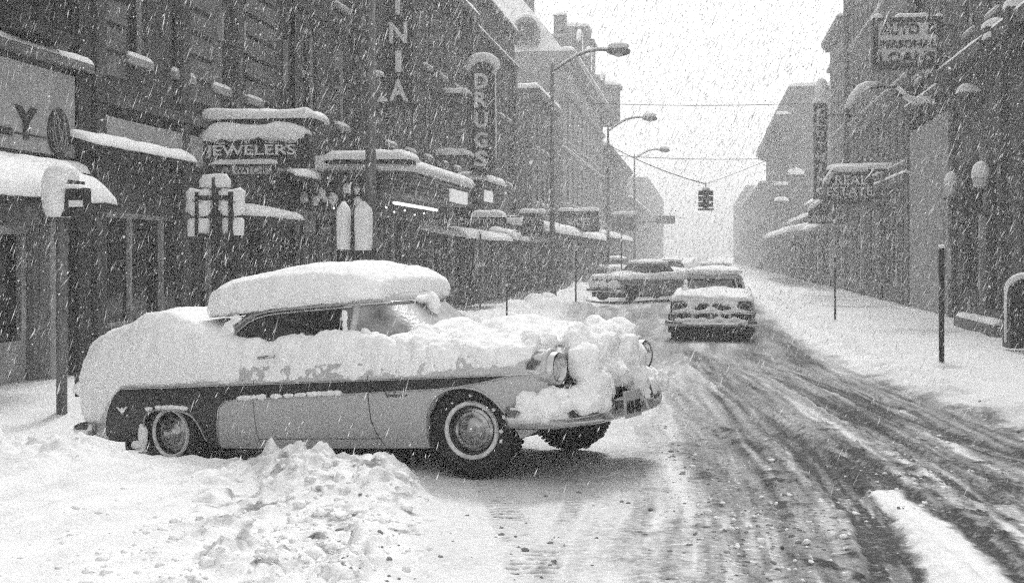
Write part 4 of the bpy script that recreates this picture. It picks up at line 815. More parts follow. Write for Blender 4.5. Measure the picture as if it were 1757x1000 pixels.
# gooseneck arms and snow on the facade hardware, right
def arc_arm(label, pts, Y, r, sr):
    P = [(pxY(a, Y), Y, zat(b, 6.5, Y)) for a, b in pts]; P.append((XR, Y, P[-1][2])) if P[-1][0] < XR else None
    T = Thing('bracket_lamp', label, 'lamp', P[0]); T.part('arm', G().tube(P, r, 8), M['black'], True); T.part('snow_cover', G().tube([(x, y, z + r + sr * .4) for x, y, z in P[:-1]], [sr * (.5 + .5 * math.sin(math.pi * (i + .5) / (len(P) - 1))) for i in range(len(P) - 1)], 8), M['snow'], True)
    T.part('shade', G().lathe([(0, .03), (.1, .12), (.22, .2)], P[0], (0, 0, -1), 10), M['dark'], True)
arc_arm('curved snowy gooseneck lamp arm left of the loan sign', [(1452, 190), (1463, 172), (1476, 157), (1488, 151), (1505, 150)], 45, .05, .16)
arc_arm('hanging curve of snow covered cable under the loan sign', [(1539, 154), (1556, 172), (1572, 178), (1590, 176), (1608, 182)], 40, .03, .12)
for lab, px, pt, pb, sc in (('snow capped globe lantern by the pale front', 1632, 294, 362, 1.0), ('larger snow capped globe lantern beside the bank door', 1683, 276, 372, 1.15)):
    X = 6.75; Y = pxX(px, X); zt, zb_ = zat(pt, X, Y), zat(pb, X, Y); T = Thing('globe_lantern', lab, 'lantern', (X, Y, zb_), 'globe lanterns on the right wall')
    q = .17 * sc; T.part('globe', G().lathe([(0, .07), (.06, q * .9), (.24, q), (.4, q * .7), (.46, .04)], (X, Y, zt - .68), (0, 0, 1), 14), M['lens'], True)
    T.part('snow_cap', G().lathe([(-.24, q * 1.15), (-.05, q * 1.1), (.1, q * .8), (.18, .03)], (X, Y, zt - .18), (0, 0, 1), 14), M['snow'], True)
    T.part('bracket', G().tube([(X, Y, zt - .7), (X, Y, zb_ + .1), (X + .2, Y, zb_), (XR + .02, Y, zb_ + .1)], .045, 6).lathe([(0, .12), (.1, .05)], (X, Y, zt - .78), (0, 0, 1), 10), M['black'])
    T.part('cross_bar', G().tube([(X - .22, Y, zt - .75), (X + .22, Y, zt - .75)], .035, 6), M['black'])
# letter box
Y = 25.2; X = pxY(1763, Y); b = gz(X, Y) - .05; zt = zat(478, X, Y); hw = .33
T = Thing('letter_box', 'dark round topped letter box crusted with snow at the right edge', 'letter box', (X, Y, b))
arch = [(X - hw, b + .1), (X + hw, b + .1), (X + hw, zt - .3)] + [(X + hw * math.cos(t), zt - .3 + .3 * math.sin(t)) for t in np.linspace(0, math.pi, 13)[1:-1]] + [(X - hw, zt - .3)]
T.part('body', G().prism(arch, 1, Y, Y + .6), M['black']); T.part('flap', G().box(X - hw + .06, X + hw - .06, Y - .03, Y - .002, zt - .55, zt - .35), M['dark'])
P = [(a, Y + .25, c) for a, c in arch[2:]]; T.part('snow_cover', G().tube([(X - hw - .02, Y + .25, b + .2)] + P[::-1] + [(X + hw + .02, Y + .25, zt - .6)], [.03] + [.05 + .07 * math.sin(math.pi * i / (len(P) - 1)) for i in range(len(P))] + [.03], 8), M['snow'], True)
# hanging traffic light and wires
Y = 60; X = pxY(1211, Y); T = Thing('traffic_light', 'hanging four way traffic light over the street', 'traffic light', (X, Y, zat(362, X, Y)))
u = lambda p: zat(p, X, Y)
T.part('housing', G().box(X - .15, X + .15, Y - .15, Y + .15, u(357), u(326)), M['black'])
for k in range(3):
    z = u(331 + k * 10); g = G()
    for d_ in ((0, -1), (1, 0), (-1, 0)): g.lathe([(.14, .12), (.36, .13)], (X, Y, z), (d_[0], d_[1], 0), 10)
    T.part('visor', g, M['black'])
T.part('base_plate', G().box(X - .38, X + .38, Y - .3, Y + .3, u(361), u(358)), M['black']); T.part('snow_cover', G().add(np.array(IV2) * np.array([.2, .2, .13]) + (X, Y, u(325)), IF2), M['snow'], True)
T.part('hanger', G().tube([(X, Y, u(326)), (X, Y, u(316))], .03, 6), M['black'])
def wire(label, A_, B_, sag, r=.018):
    A_, B_ = np.array(A_, float), np.array(B_, float); P = [A_ + (B_ - A_) * t - np.array([0, 0, 4 * sag * t * (1 - t)]) for t in np.linspace(0, 1, 20)]
    o = to_obj('wire', G().tube(P, r, 5), M['black'], True); tag(o, label, 'wire', 'wires strung over the street')
wire('slanting span wire from a lamp post down to the traffic light', (-5.6, 73.6, 8.6), (X, Y, u(316)), .2, .028)
wire('span wire from the traffic light to the right buildings', (X, Y, u(316)), (XR, 52, 8.2), .2, .012)
wire('high level wire crossing the street below the roofs', (XL, 62, zat(178, XL, 62) + .2), (XR, 62, zat(174, XR, 62)), .25)
wire('lower level wire crossing behind the street lamps', (XL, 90, zat(262, XL, 90)), (XR, 90, zat(270, XR, 90)), .3, .026)
wire('thin stay wire from the neon sign to the marquee', (-8.2, 31, 5.6), (-6.9, 28.5, 4.1), .0, .01)
wire('stay wire across the brick front above the marquee', (-7.4, 31.2, 5.9), (-6.8, 33, 4.0), .0, .01)

# ------------------------------------------------------------------ cars
def cr(keys, xs_):                                 # smooth interpolation of keyed rows (x, v1, v2 ...)
    K = np.array(keys, float); t = np.asarray(xs_, float); out = []
    x = K[:, 0]
    for c in range(1, K.shape[1]):
        y = K[:, c]; d = np.gradient(y, x); i = np.clip(np.searchsorted(x, t) - 1, 0, len(x) - 2); h = x[i + 1] - x[i]; u = np.clip((t - x[i]) / h, 0, 1)
        out.append((2 * u ** 3 - 3 * u ** 2 + 1) * y[i] + (u ** 3 - 2 * u ** 2 + u) * h * d[i] + (-2 * u ** 3 + 3 * u ** 2) * y[i + 1] + (u ** 3 - u ** 2) * h * d[i + 1])
    return np.stack(out, -1)
def spline2(P, n):
    P = np.array(P, float); d = np.r_[0, np.cumsum(np.linalg.norm(np.diff(P, axis=0), axis=1) ** .7)]; K = np.c_[d, P]
    return cr(K, np.linspace(0, d[-1], n))
# body keys: x, half width, fender top z, centre z, sill z
BODY = [(-4.42, .80, .80, .66, .40), (-4.36, .85, .93, .80, .36), (-4.15, .90, 1.00, .92, .30), (-3.7, .94, 1.03, 1.0, .26), (-3.2, .96, 1.04, 1.05, .24), (-2.4, .97, 1.03, 1.07, .215), (-1.2, .975, 1.02, 1.06, .215),
        (-.6, .975, 1.00, 1.05, .215), (0, .97, .97, 1.03, .23), (.45, .94, .95, .99, .29), (.62, .90, .93, .95, .36), (.70, .86, .90, .90, .40)]
def section(x, bk=BODY, n=17):
    w, zf, zc, zs = cr(bk, [x])[0]
    side = spline2([(w * .90, zs), (w * .97, zs + .12), (w, .52), (w, .70), (w * .985, .80), (w * .95, (zf + .80) / 2 + .02), (w * .86, zf)], n)
    top = spline2([(w * .86, zf), (w * .7, zf - .01 + .3 * max(0, zc - zf)), (w * .45, (zf + zc) / 2 + .005), (w * .2, zc - .003), (0, zc)], 9)[1:]
    return np.concatenate([side, top])             # (y>0, z) from sill to centre
def body_y(x, z, bk=BODY):
    s = section(x, bk)[:17]; return float(np.interp(z, s[:, 1], s[:, 0]))
def body_mesh(bk=BODY, nx=110):
    xs_ = np.linspace(bk[0][0], bk[-1][0], nx); rows = []
    for x in xs_:
        s = section(x, bk); half = np.concatenate([[(0, s[0, 1])], [(s[0, 0] * .6, s[0, 1])], s]); L_ = [(x, y, z) for y, z in half]; R_ = [(x, -y, z) for y, z in half[1:-1][::-1]]; rows.append(L_ + R_)
    A_ = np.array(rows); g = G().grid(A_, cv=True); m = A_.shape[1]
    for r, fl in ((0, 1), (nx - 1, 0)):
        c = A_[r].mean(0); g.v.append(tuple(c)); ci = len(g.v) - 1
        for j in range(m):
            f = (r * m + j, r * m + (j + 1) % m, ci); g.f.append(f if not fl else f[::-1])
    return g
def cab(z, k=1.0):                                 # xc, a, b of the greenhouse outline at height z
    t = (z - 1.03) / .37; xf = -.50 - .50 * t ** .9 if t > 0 else -.50; xr = -3.12 + .50 * max(t, 0); b = .79 - .15 * t ** 1.3 if t > 0 else .79
    return (xf + xr) / 2, (xf - xr) / 2, b * k
def cabP(phi, z, n=3.3, off=0.):
    xc, a, b = cab(z); c, s = np.cos(phi), np.sin(phi); x = xc + (a + off) * np.sign(c) * np.abs(c) ** (2 / n); y = (b + off) * np.sign(s) * np.abs(s) ** (2 / n)
    return np.stack([x, y, np.full_like(x, z)], -1)
def cab_y(x, z, n=3.3):
    xc, a, b = cab(z); return b * max(0, 1 - abs((x - xc) / a) ** n) ** (1 / n)
def arch_poly(cx, pts): return [(cx + a, b) for a, b in pts]
FARCH = [(.41, .1), (.43, .34), (.385, .46), (.29, .58), (.16, .66), (.02, .685), (-.12, .67), (-.25, .60), (-.33, .48), (-.355, .34), (-.40, .1)]
RARCH = [(.50, .1), (.475, .28), (.44, .42), (.36, .51), (.22, .555), (.06, .57), (-.10, .56), (-.20, .53), (-.25, .46), (-.27, .36), (-.33, .25), (-.36, .1)]
def two_tone(name, light, dark, low):
    m = mat(name, light, .34, 3, .08, 0, spec=.5); nt = m.node_tree; L = nt.links; p = nt.nodes['Principled BSDF']; cr_ = [n for n in nt.nodes if n.type == 'VALTORGB'][0]; tc = [n for n in nt.nodes if n.type == 'TEX_COORD'][0]
    sp = nt.nodes.new('ShaderNodeSeparateXYZ'); L.new(tc.outputs['Object'], sp.inputs[0])
    def mth(op, a, b=None, c=None):
        n = nt.nodes.new('ShaderNodeMath'); n.operation = op
        for i, q in enumerate((a, b, c)):
            if q is None: continue
            if isinstance(q, (int, float)): n.inputs[i].default_value = q
            else: L.new(q, n.inputs[i])
        return n.outputs[0]
    x, y, z = sp.outputs; A_ = mth
    below = A_('LESS_THAN', z, .762)
    dz = A_('MAXIMUM', A_('SUBTRACT', .762, z), 0.); tail = A_('GREATER_THAN', x, A_('SUBTRACT', -3.74, A_('MULTIPLY', A_('POWER', dz, .6), .5)))
    zl = A_('ADD', A_('MULTIPLY_ADD', x, .02, .686), A_('MULTIPLY', A_('POWER', A_('MAXIMUM', A_('ADD', x, .3), 0.), 2.), .12))
    q = A_('MAXIMUM', A_('SUBTRACT', .66, z), 0.); xs_ = A_('SUBTRACT', A_('MULTIPLY_ADD', A_('POWER', A_('MAXIMUM', A_('SUBTRACT', z, .56), 0.), 2.), 14., -2.47), A_('MULTIPLY', q, .28))
    lowm = A_('MULTIPLY', A_('LESS_THAN', z, zl), A_('GREATER_THAN', x, xs_))
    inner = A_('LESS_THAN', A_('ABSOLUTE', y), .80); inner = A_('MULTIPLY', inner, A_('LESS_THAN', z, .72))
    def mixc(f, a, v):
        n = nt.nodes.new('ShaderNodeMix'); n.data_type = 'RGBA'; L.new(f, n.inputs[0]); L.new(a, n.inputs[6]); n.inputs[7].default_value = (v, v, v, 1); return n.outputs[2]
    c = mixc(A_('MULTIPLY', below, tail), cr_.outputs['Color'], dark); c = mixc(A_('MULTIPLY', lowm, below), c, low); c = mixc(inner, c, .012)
    L.new(c, p.inputs['Base Color'])
    # wet speckle and light frost on the paint
    n_ = nt.nodes.new('ShaderNodeTexNoise'); n_.inputs['Scale'].default_value = 30; n_.inputs['Detail'].default_value = 6; L.new(tc.outputs['Object'], n_.inputs['Vector'])
    r_ = nt.nodes.new('ShaderNodeMapRange'); r_.inputs[3].default_value = .3; r_.inputs[4].default_value = .65; L.new(n_.outputs['Fac'], r_.inputs[0]); L.new(r_.outputs[0], p.inputs['Roughness'])
    return m
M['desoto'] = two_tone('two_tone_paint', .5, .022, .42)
def make_wheel(T, x, y, side, steer=0., whitewall=True, chains=False, res=40, label=None):
    R_ = Matrix.Translation((x, y * side, .35)) @ Matrix.Rotation(steer, 4, 'Z')
    def P_(name, g, m, parent=None, lab=None):
        g2 = G(); g2.v = [tuple(R_ @ Vector(v)) for v in g.v]; g2.f = g.f; return T.part(name, g2, m, True, parent, lab)
    ax = (0, side, 0)
    w = P_('wheel', G().lathe([(-.11, .2), (-.11, .30), (-.085, .345), (0, .358), (.07, .35), (.10, .315), (.105, .27), (.095, .225), (.06, .2)], (0, 0, 0), ax, res), M['rubber'], lab=label)
    if res > 20:
        g = G()
        for k in range(56):
            a = 2 * math.pi * k / 56; c, s = math.cos(a), math.sin(a)
            for yy in (-.05, .045):
                b0 = np.array([(dx, dy, dz) for dx in (-.012, .012) for dy in (-.04, .04) for dz in (.35, .366)]); V = [(x_ * c + z_ * s, (yy + y_) * side, -x_ * s + z_ * c) for x_, y_, z_ in b0]
                g.add(V, [(0, 1, 3, 2), (4, 6, 7, 5), (0, 4, 5, 1), (2, 3, 7, 6), (0, 2, 6, 4), (1, 5, 7, 3)])
        P_('tread', g, M['rubber'], w)
    if whitewall: P_('rim_snow', G().lathe([(.09, .226), (.113, .222), (.120, .210), (.113, .196), (.10, .190)], (0, 0, 0), ax, res, False), M['band'], w)
    P_('rim', G().lathe([(.06, .20), (.098, .222), (.100, .214), (.085, .20), (.07, .165), (.08, .16)], (0, 0, 0), ax, res, False), M['rim'], w)
    P_('hubcap', G().lathe([(.07, .178), (.082, .175), (.078, .15), (.084, .145), (.092, .135), (.086, .122), (.098, .11), (.122, .08), (.138, .045), (.145, .004)], (0, 0, 0), ax, res), M['hub'], w)
    if chains:
        g = G()
        for k in range(14):
            a = 2 * math.pi * k / 14 + .1; c, s = math.cos(a), math.sin(a); pts = []
            for yy, rr_ in ((.112, .27), (.112, .32), (.085, .362), (.03, .376), (-.04, .376), (-.09, .36), (-.115, .31)): pts.append((rr_ * s, yy * side, rr_ * c))
            g.tube(pts, .011, 5)
        P_('snow_chain', g, M['rim'], w)
        g = G(); r = np.random.RandomState(3)
        for k in range(7):
            a = r.uniform(-1.2, 3.6); rr_ = r.uniform(.245, .30); q = r.uniform(.007, .017); g.add(np.array(IV2) * (1 + .4 * vn(IV2 * 2 + k, 1))[:, None] * np.array([q * 1.4, q * .7, q * 1.2]) + (rr_ * math.sin(a), (.105) * side, rr_ * math.cos(a)), IF2)
        P_('caught_snow', g, M['snow'], w)
    return w
def remesh_snow(T, name, blobs, vox=.022, amp=.02, seed=1, fine=1., sm=3, parent=None, mat_='carsnow', amp2=None):
    g = G()
    for b in blobs: g.add(b.v, b.f)
    o = to_obj(name, g, M[mat_], True); bake(o, [('REMESH', dict(mode='VOXEL', voxel_size=vox)), ('SMOOTH', dict(factor=.6, iterations=sm))])
    me = o.data; n = len(me.vertices); co = np.empty(n * 3); me.vertices.foreach_get('co', co); co = co.reshape(-1, 3); nr = np.empty(n * 3); me.vertices.foreach_get('normal', nr); nr = nr.reshape(-1, 3)
    d = amp * fbm(co * 4.5, 3, seed) + amp * .5 * fbm(co * 14 * fine, 3, seed + 5) + min(amp, .03) * .35 * fbm(co * 38, 2, seed + 9)
    me.vertices.foreach_set('co', (co + nr * d[:, None]).ravel()); me.polygons.foreach_set('use_smooth', [True] * len(me.polygons)); me.update()
    o.parent = parent or T.o; return o
def ell(c, r, k=0, V=None, am=.25):
    V0 = np.array(IV3); n = 1 + am * vn(V0 * 1.6 + k * 5.1, 7); return G().add(V0 * n[:, None] * np.array(r) + np.array(c), IF3)
def offset_shell(xs_, sec, t0, t1=None):
    """closed snow shell: sec(x) gives (y,z) rows; t0(x, k, nrm) thickness outward."""
    out = []; inn = []
    for x in xs_:
        s = sec(x); tg = np.gradient(s, axis=0); nr = np.stack([tg[:, 1], -tg[:, 0]], -1); nr /= np.linalg.norm(nr, axis=1)[:, None] + 1e-9
        t = t0(x, s, nr); p = s + nr * t[:, None] * .55; p[:, 1] += t * .65 * np.clip(nr[:, 1], 0, 1); q = s - nr * .035
        out.append(np.c_[np.full(len(s), x), p]); inn.append(np.c_[np.full(len(s), x), q])
    O_, I_ = np.array(out), np.array(inn); loop = np.concatenate([O_, I_[:, ::-1]], 1); g = G().grid(loop, cv=True); m = loop.shape[1]
    g.f += [tuple(range(m))[::-1], tuple((len(xs_) - 1) * m + j for j in range(m))]; return g
def car_matrix(o, ex):
    ex = np.array(ex, float); ex /= np.linalg.norm(ex); ey = np.cross([0, 0, 1.], ex); ey /= np.linalg.norm(ey); ez = np.cross(ex, ey)
    return Matrix([[ex[0], ey[0], ez[0], o[0]], [ex[1], ey[1], ez[1], o[1]], [ex[2], ey[2], ez[2], o[2]], [0, 0, 0, 1]])

def hero_car():
    T = Thing('parked_car', 'two tone 1950s hardtop buried in snow pulling out across the street', 'car', group=None,
              mat4=car_matrix((-1.4075, 10.007, .263), (.92553, -.37007, .0803)))
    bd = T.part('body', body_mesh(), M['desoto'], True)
    cuts = []
    for cx, pts in ((0, FARCH), (-3.2, RARCH)):
        for s in (-1, 1):
            g = G(); g.prism([(a, b) for a, b in arch_poly(cx, pts)], 1, *( (.5, 1.3) if s > 0 else (-1.3, -.5))); c = to_obj('cut', g, None); cuts.append(c)
    for c in cuts:
        me = c.data; b = bmesh.new(); b.from_mesh(me); bmesh.ops.recalc_face_normals(b, faces=b.faces); b.to_mesh(me); b.free()
    me = bd.data; b = bmesh.new(); b.from_mesh(me); bmesh.ops.recalc_face_normals(b, faces=b.faces); b.to_mesh(me); b.free()
    par, bd.parent = bd.parent, None
    for c in cuts: bake(bd, [('BOOLEAN', dict(operation='DIFFERENCE', object=c, solver='EXACT'))])
    bd.parent = par
    for c in cuts: bpy.data.objects.remove(c)
    bd.data.polygons.foreach_set('use_smooth', [True] * len(bd.data.polygons))
    try:
        bd.data.set_sharp_from_angle(angle=math.radians(38))
    except Exception: pass
    T.part('underbody', G().box(-4.1, -.45, -.6, .6, .16, .5).box(-.449, .5, -.5, .5, .27, .5), M['under'])
    # wheel arch lips and light snow in the rear arch
    for s in (-1, 1):
        for cx, pts, nm in ((0, FARCH, 'front'), (-3.2, RARCH, 'rear')):
            P = [(cx + a, s * (body_y(cx + a, max(b, .25)) + .003), b) for a, b in pts if b > .24]
            q = spline2(P, 40); T.part('arch_lip', G().tube(q, .009, 6), M['desoto'] if cx == 0 else M['trim'], True)
        # bright trim, following the body side
        xs_ = np.linspace(-3.74, .60, 70); T.part('side_moulding', G().tube([(x, s * (body_y(x, .765) + .004), .765) for x in xs_] , .0085, 6), M['chrome'], True)
        P = [(-3.74 - .5 * (.765 - z) ** .6, z) for z in np.linspace(.765, .33, 14)]; T.part('side_moulding', G().tube([(x, s * (body_y(x, z) + .004), z) for x, z in P], .006, 6), M['chrome'], True)
        low = [(-2.47 - .28 * (.66 - z) + 14 * max(z - .56, 0) ** 2, z) for z in np.linspace(.23, .635, 16)] + [(x, .686 + .02 * x + (.12 * max(x + .3, 0) ** 2)) for x in np.linspace(-2.30, .5, 40)]
        T.part('side_moulding', G().tube([(x, s * (body_y(x, z) + .004), z) for x, z in low], .0075, 6), M['chrome'], True)
        # door: gap lines, handle
        def seam(x0, x1, z0, z1, n=16): return [(x0 + (x1 - x0) * t, s * (body_y(x0 + (x1 - x0) * t, z0 + (z1 - z0) * t) + .0005), z0 + (z1 - z0) * t) for t in np.linspace(0, 1, n)]
        dr = T.part('door', G().tube(seam(-.88, -.865, .80, .45) + seam(-.862, -.80, .44, .235), .0042, 5).tube(seam(-2.09, -2.10, .80, .235), .003, 5).tube(seam(-2.10, -.80, .30, .298, 30), .0028, 5), M['black'])
        T.part('door_handle', G().tube([(-2.0, s * .985, .985), (-1.82, s * .985, .995)], .014, 8), M['chrome'], True, dr)
        T.part('fender_script', G().tube([(-.70 + .006 * k, s * (body_y(-.6, .64) + .006), .640 + .011 * math.sin(k * 1.35) * (1 + .6 * math.sin(k * .5)) + .012 * (k < 3)) for k in range(36)], .0034, 4), M['dark'])
        T.part('emblem', G().prism([(-3.80, .60), (-3.775, .585), (-3.75, .56), (-3.72, .535), (-3.69, .56), (-3.665, .585), (-3.64, .60), (-3.67, .602), (-3.70, .585), (-3.72, .60), (-3.74, .585), (-3.77, .602)], 1, s * (body_y(-3.72, .57) + .002), s * (body_y(-3.72, .57) + .012)), M['chrome'])
    for x, ch, st in ((0, True, math.radians(9)), (-3.2, False, 0)):
        for s in (-1, 1): make_wheel(T, x, .775 if x == 0 else .77, s, st, True, ch)
    # greenhouse: dark cabin, glass, pillars, roof
    zs = np.linspace(.9, 1.385, 14); ph = np.linspace(0, 2 * math.pi, 97)[:-1]
    A_ = np.array([cabP(ph, z, off=-.012) for z in zs]); g = G().grid(A_, cv=True); g.f += [tuple(13 * 96 + j for j in range(96))]; T.part('cabin', g, M['under'], True)
    top = lambda x: np.interp(x, [-2.64, -2.52, -2.4, -2.27, -2.15, -2.0, -1.28], [1.06, 1.2, 1.285, 1.325, 1.343, 1.352, 1.362])
    for s in (-1, 1):
        xs_ = np.linspace(-2.63, -1.25, 40); rows = []
        for x in xs_:
            zt = float(top(x)); rows.append([(x, s * (cab_y(x, z) + .002), z) for z in np.linspace(1.0, zt, 8)])
        T.part('side_window', G().grid(np.array(rows)), M['carglass'], True)
        P = [(x, s * (cab_y(x, float(top(x))) + .012), float(top(x))) for x in np.linspace(-2.64, -1.25, 50)]
        P2 = [(x - .0, y + s * .004, z + .028) for x, y, z in P]; T.part('window_frame', G().tube(P, .012, 6), M['chrome'], True); T.part('drip_rail', G().tube([(x + (-.03 if x < -2.3 else 0), y, z) for x, y, z in P2], .011, 6), M['trim'], True)
        T.part('window_divider', G().tube([(-2.03, s * (cab_y(-2.03, 1.05) + .006), 1.05), (-2.01, s * (cab_y(-2.01, 1.34) + .006), 1.345)], .007, 6), M['chrome'], True)
        T.part('front_pillar', G().tube([(-1.20, s * (cab_y(-1.2, 1.04) + .0), 1.04), (-1.19, s * (cab_y(-1.19, 1.2) + .0), 1.2), (-1.22, s * (cab_y(-1.22, 1.37) + .0), 1.375)], .034, 8), M['desoto'], True)
        T.part('vent_frame', G().tube([(-1.33, s * (cab_y(-1.33, 1.08) + .006), 1.05), (-1.31, s * (cab_y(-1.31, 1.3) + .006), 1.35)], .006, 6), M['chrome'], True)
        # rear quarter pillar
        rows = []
        for z in np.linspace(.98, 1.40, 12):
            xa = np.interp(z, [.98, 1.06, 1.2, 1.285, 1.325, 1.40], [-2.66, -2.66, -2.54, -2.43, -2.33, -2.2]); xc, a, b = cab(z); xb = np.interp(z, [.98, 1.2, 1.4], [-2.86, -2.72, -2.60])
            rows.append([(x, s * (cab_y(x, z) + .006), z) for x in np.linspace(xa, xb, 8)])
        T.part('rear_pillar', G().grid(np.array(rows)), M['paint_light'], True)
    ws = np.linspace(-1, 1, 49); rows = []
    for z in np.linspace(1.0, 1.375, 10):
        rows.append(cabP(np.sign(ws) * np.abs(ws) ** 1.0 * 1.22, z, off=.003))
    T.part('windshield', G().grid(np.array(rows)), M['frost'], True)
    P = cabP(ws * 1.2, 1.375, off=.012); P[:, 2] -= .17 * np.clip(1 - (np.abs(ws) * 1.0) ** 2.5, 0, 1) * 0; T.part('windshield_frame', G().tube([tuple(p) for p in P], .013, 6), M['chrome'], True)
    rows = [cabP(math.pi + ws * .62, z, off=.003) for z in np.linspace(1.05, 1.36, 6)]; T.part('rear_window', G().grid(np.array(rows)), M['carglass'], True)
    # steering wheel arc seen through the wrap glass is only a faint curve
    st_ = [(-1.0 + .17 * math.cos(t), -.30 + .02 * math.sin(t), 1.16 + .13 * math.sin(t)) for t in np.linspace(0, 6.28, 20)]
    zs = [(1.37, 1.0, .0), (1.40, 1.0, -.01), (1.44, .97, 0), (1.48, .88, 0), (1.51, .7, 0), (1.525, .4, 0), (1.53, .05, 0)]
    xc, a, b = cab(1.385); A_ = []
    for z, q, o_ in zs:
        c, s = np.cos(ph), np.sin(ph); A_.append(np.stack([xc + (a * q + .02) * np.sign(c) * np.abs(c) ** (2 / 3.3), (b * q + .02) * np.sign(s) * np.abs(s) ** (2 / 3.3), np.full_like(c, z)], -1))
    g = G().grid(np.array(A_), cv=True); g.f += [tuple(range(96))[::-1], tuple(6 * 96 + j for j in range(96))]; T.part('roof', g, M['desoto'], True)
    # lamps, bumper, plate
    for s in (-1, 1):
        h = T.part('headlight', G().lathe([(-.22, .13), (-.1, .135), (0, .13), (.045, .122), (.06, .112), (.045, .098), (.0, .092)], (.715, s * .775, .79), (1, 0, -.03), 28), M['chrome'], True)
        T.part('lens', G().lathe([(0, .093), (.02, .08), (.033, .05), (.038, .005)], (.72, s * .775, .79), (1, 0, -.03), 24), M['lens'], True, h)
        T.part('headlight_hood', G().tube([(.70 + .0 * math.cos(t * .5), s * .775 + .135 * math.cos(t), .79 + .135 * math.sin(t)) for t in np.linspace(-.2, math.pi + .2, 14)], .022, 8), M['desoto'], True, h)
        T.part('parking_lamp', G().lathe([(0, .05), (.03, .045), (.04, .01)], (.70, s * .74, .60), (1, 0, 0), 14), M['lens'], True)
        T.part('tail_lamp', G().tube([(-4.44, s * .84, .92), (-4.45, s * .84, .70)], .02, 8), M['dark'], True)
    gr = T.part('grille', G().box(.69, .715, -.66, .66, .45, .70), M['black'])
    g = G()
    for k in range(13): g.box(.716, .745, -.6 + .1 * k - .012, -.6 + .1 * k + .012, .46, .69)
    T.part('grille_teeth', g, M['chrome'], parent=gr)
    T.part('grille_surround', G().tube([(.72, .70 * math.cos(t) * 1.0, .575 + .145 * math.sin(t)) for t in np.linspace(0, 2 * math.pi, 40)], .02, 8, False), M['chrome'], True, gr)
    P = [(.42, -.99, .46), (.62, -.975, .45), (.76, -.90, .44), (.84, -.72, .435), (.88, -.4, .43), (.89, 0, .43)]; P = P + [(x, -y, z) for x, y, z in P[:-1][::-1]]
    q = spline2(P, 60); pr = [(-.0, -.09), (.035, -.075), (.05, -.02), (.045, .04), (.02, .075), (-.01, .08), (-.015, 0)]; rows = []
    for i, p in enumerate(q):
        t = q[min(i + 1, 59)] - q[max(i - 1, 0)]; t[2] = 0; t /= np.linalg.norm(t); n_ = np.array([t[1], -t[0], 0]); rows.append([p + n_ * a_2 + np.array([0, 0, b_2]) for a_2, b_2 in pr])
    A_ = np.array(rows); g = G().grid(A_, cv=True); g.f += [tuple(range(7))[::-1], tuple(59 * 7 + j for j in range(7))]; bp = T.part('front_bumper', g, M['chrome'], True)
    for s in (-1, 1): T.part('bumper_guard', G().lathe([(-.1, .06), (0, .07), (.1, .05), (.14, .01)], (.92, s * .36, .47), (0, 0, 1), 14), M['chrome'], True, bp)
    T.part('rear_bumper', G().tube(spline2([(-4.1, -.97, .40), (-4.34, -.93, .40), (-4.46, -.7, .40), (-4.52, 0, .40), (-4.46, .7, .40), (-4.34, .93, .40), (-4.1, .97, .40)], 40), .055, 8), M['chrome'], True)
    T.part('plate_bracket', G().box(.93, 1.044, -.25, -.2, .42, .47), M['chrome']); pl_ = T.part('licence_plate', G().box(1.045, 1.057, -.31, -.03, .36, .565), M['plate'])
    tx = text_g('AU9-905', .10, .25, .02, .003); g = G(); g.v = [(1.061 - p[1], p[0] - .17, p[2] + .44) for p in tx.v]; g.f = tx.f; T.part('lettering', g, M['black'], parent=pl_)
    # ---- snow
    B = []
    # roof cap
    xr = np.linspace(-2.95, -1.02, 40); ztop = lambda x: np.interp(x, [-2.95, -2.8, -2.43, -1.9, -1.48, -1.22, -1.10, -1.02], [1.655, 1.70, 1.755, 1.785, 1.76, 1.71, 1.65, 1.61])
    rows = []
    for x in xr:
        e = max(.02, 1 - abs((x + 1.985) / .98) ** 14) ** .5; zt = ztop(x); hw = np.interp(x, [-2.95, -2.6, -2, -1.25, -1.02], [.64, .69, .71, .68, .58]) * (.82 + .18 * e)
        zb = np.interp(x, [-3.0, -2.7, -2.2, -1.2, -.8], [1.36, 1.37, 1.385, 1.40, 1.40]); h = (zt - zb) * (.84 + .16 * e)
        pf = [(.85, -.0), (.97, .0), (1.02, .2), (1.0, .5), (.93, .74), (.72, .90), (.33, .975), (0, 1)]
        R_ = [(hw * a_2, zb + h * b_2) for a_2, b_2 in pf]; rows.append([(x, y, z) for y, z in R_] + [(x, -y, z) for y, z in R_[:-1][::-1]])
    g = G().grid(np.array(rows), cv=True); m = len(rows[0]); g.f += [tuple(range(m))[::-1], tuple(39 * m + j for j in range(m))]; B.append(g)
    cap_ = remesh_snow(T, 'roof_snow', B, .022, .024, 4, sm=1)
    # rear deck and quarter
    def clip_sec(z0): 
        def f(x):
            s = section(x); s = s[(s[:, 1] > z0) | (np.arange(len(s)) > 16)]; return s
        return f
    def full(sec):
        def f(x):
            s = sec(x); return np.concatenate([s, [(-y, z) for y, z in s[:-1][::-1]]])
        return f
    def sec_n(x, z0, n=22):
        s = section(x); i = np.argmax(s[:, 1] > z0); y0 = np.interp(z0, s[:17, 1], s[:17, 0]); p = np.concatenate([[(y0, z0)], s[i:]]); d = np.r_[0, np.cumsum(np.linalg.norm(np.diff(p, axis=0), axis=1))]
        t = np.linspace(0, d[-1], n); h = np.stack([np.interp(t, d, p[:, 0]), np.interp(t, d, p[:, 1])], -1); return np.concatenate([h, np.stack([-h[:-1, 0], h[:-1, 1]], -1)[::-1]])
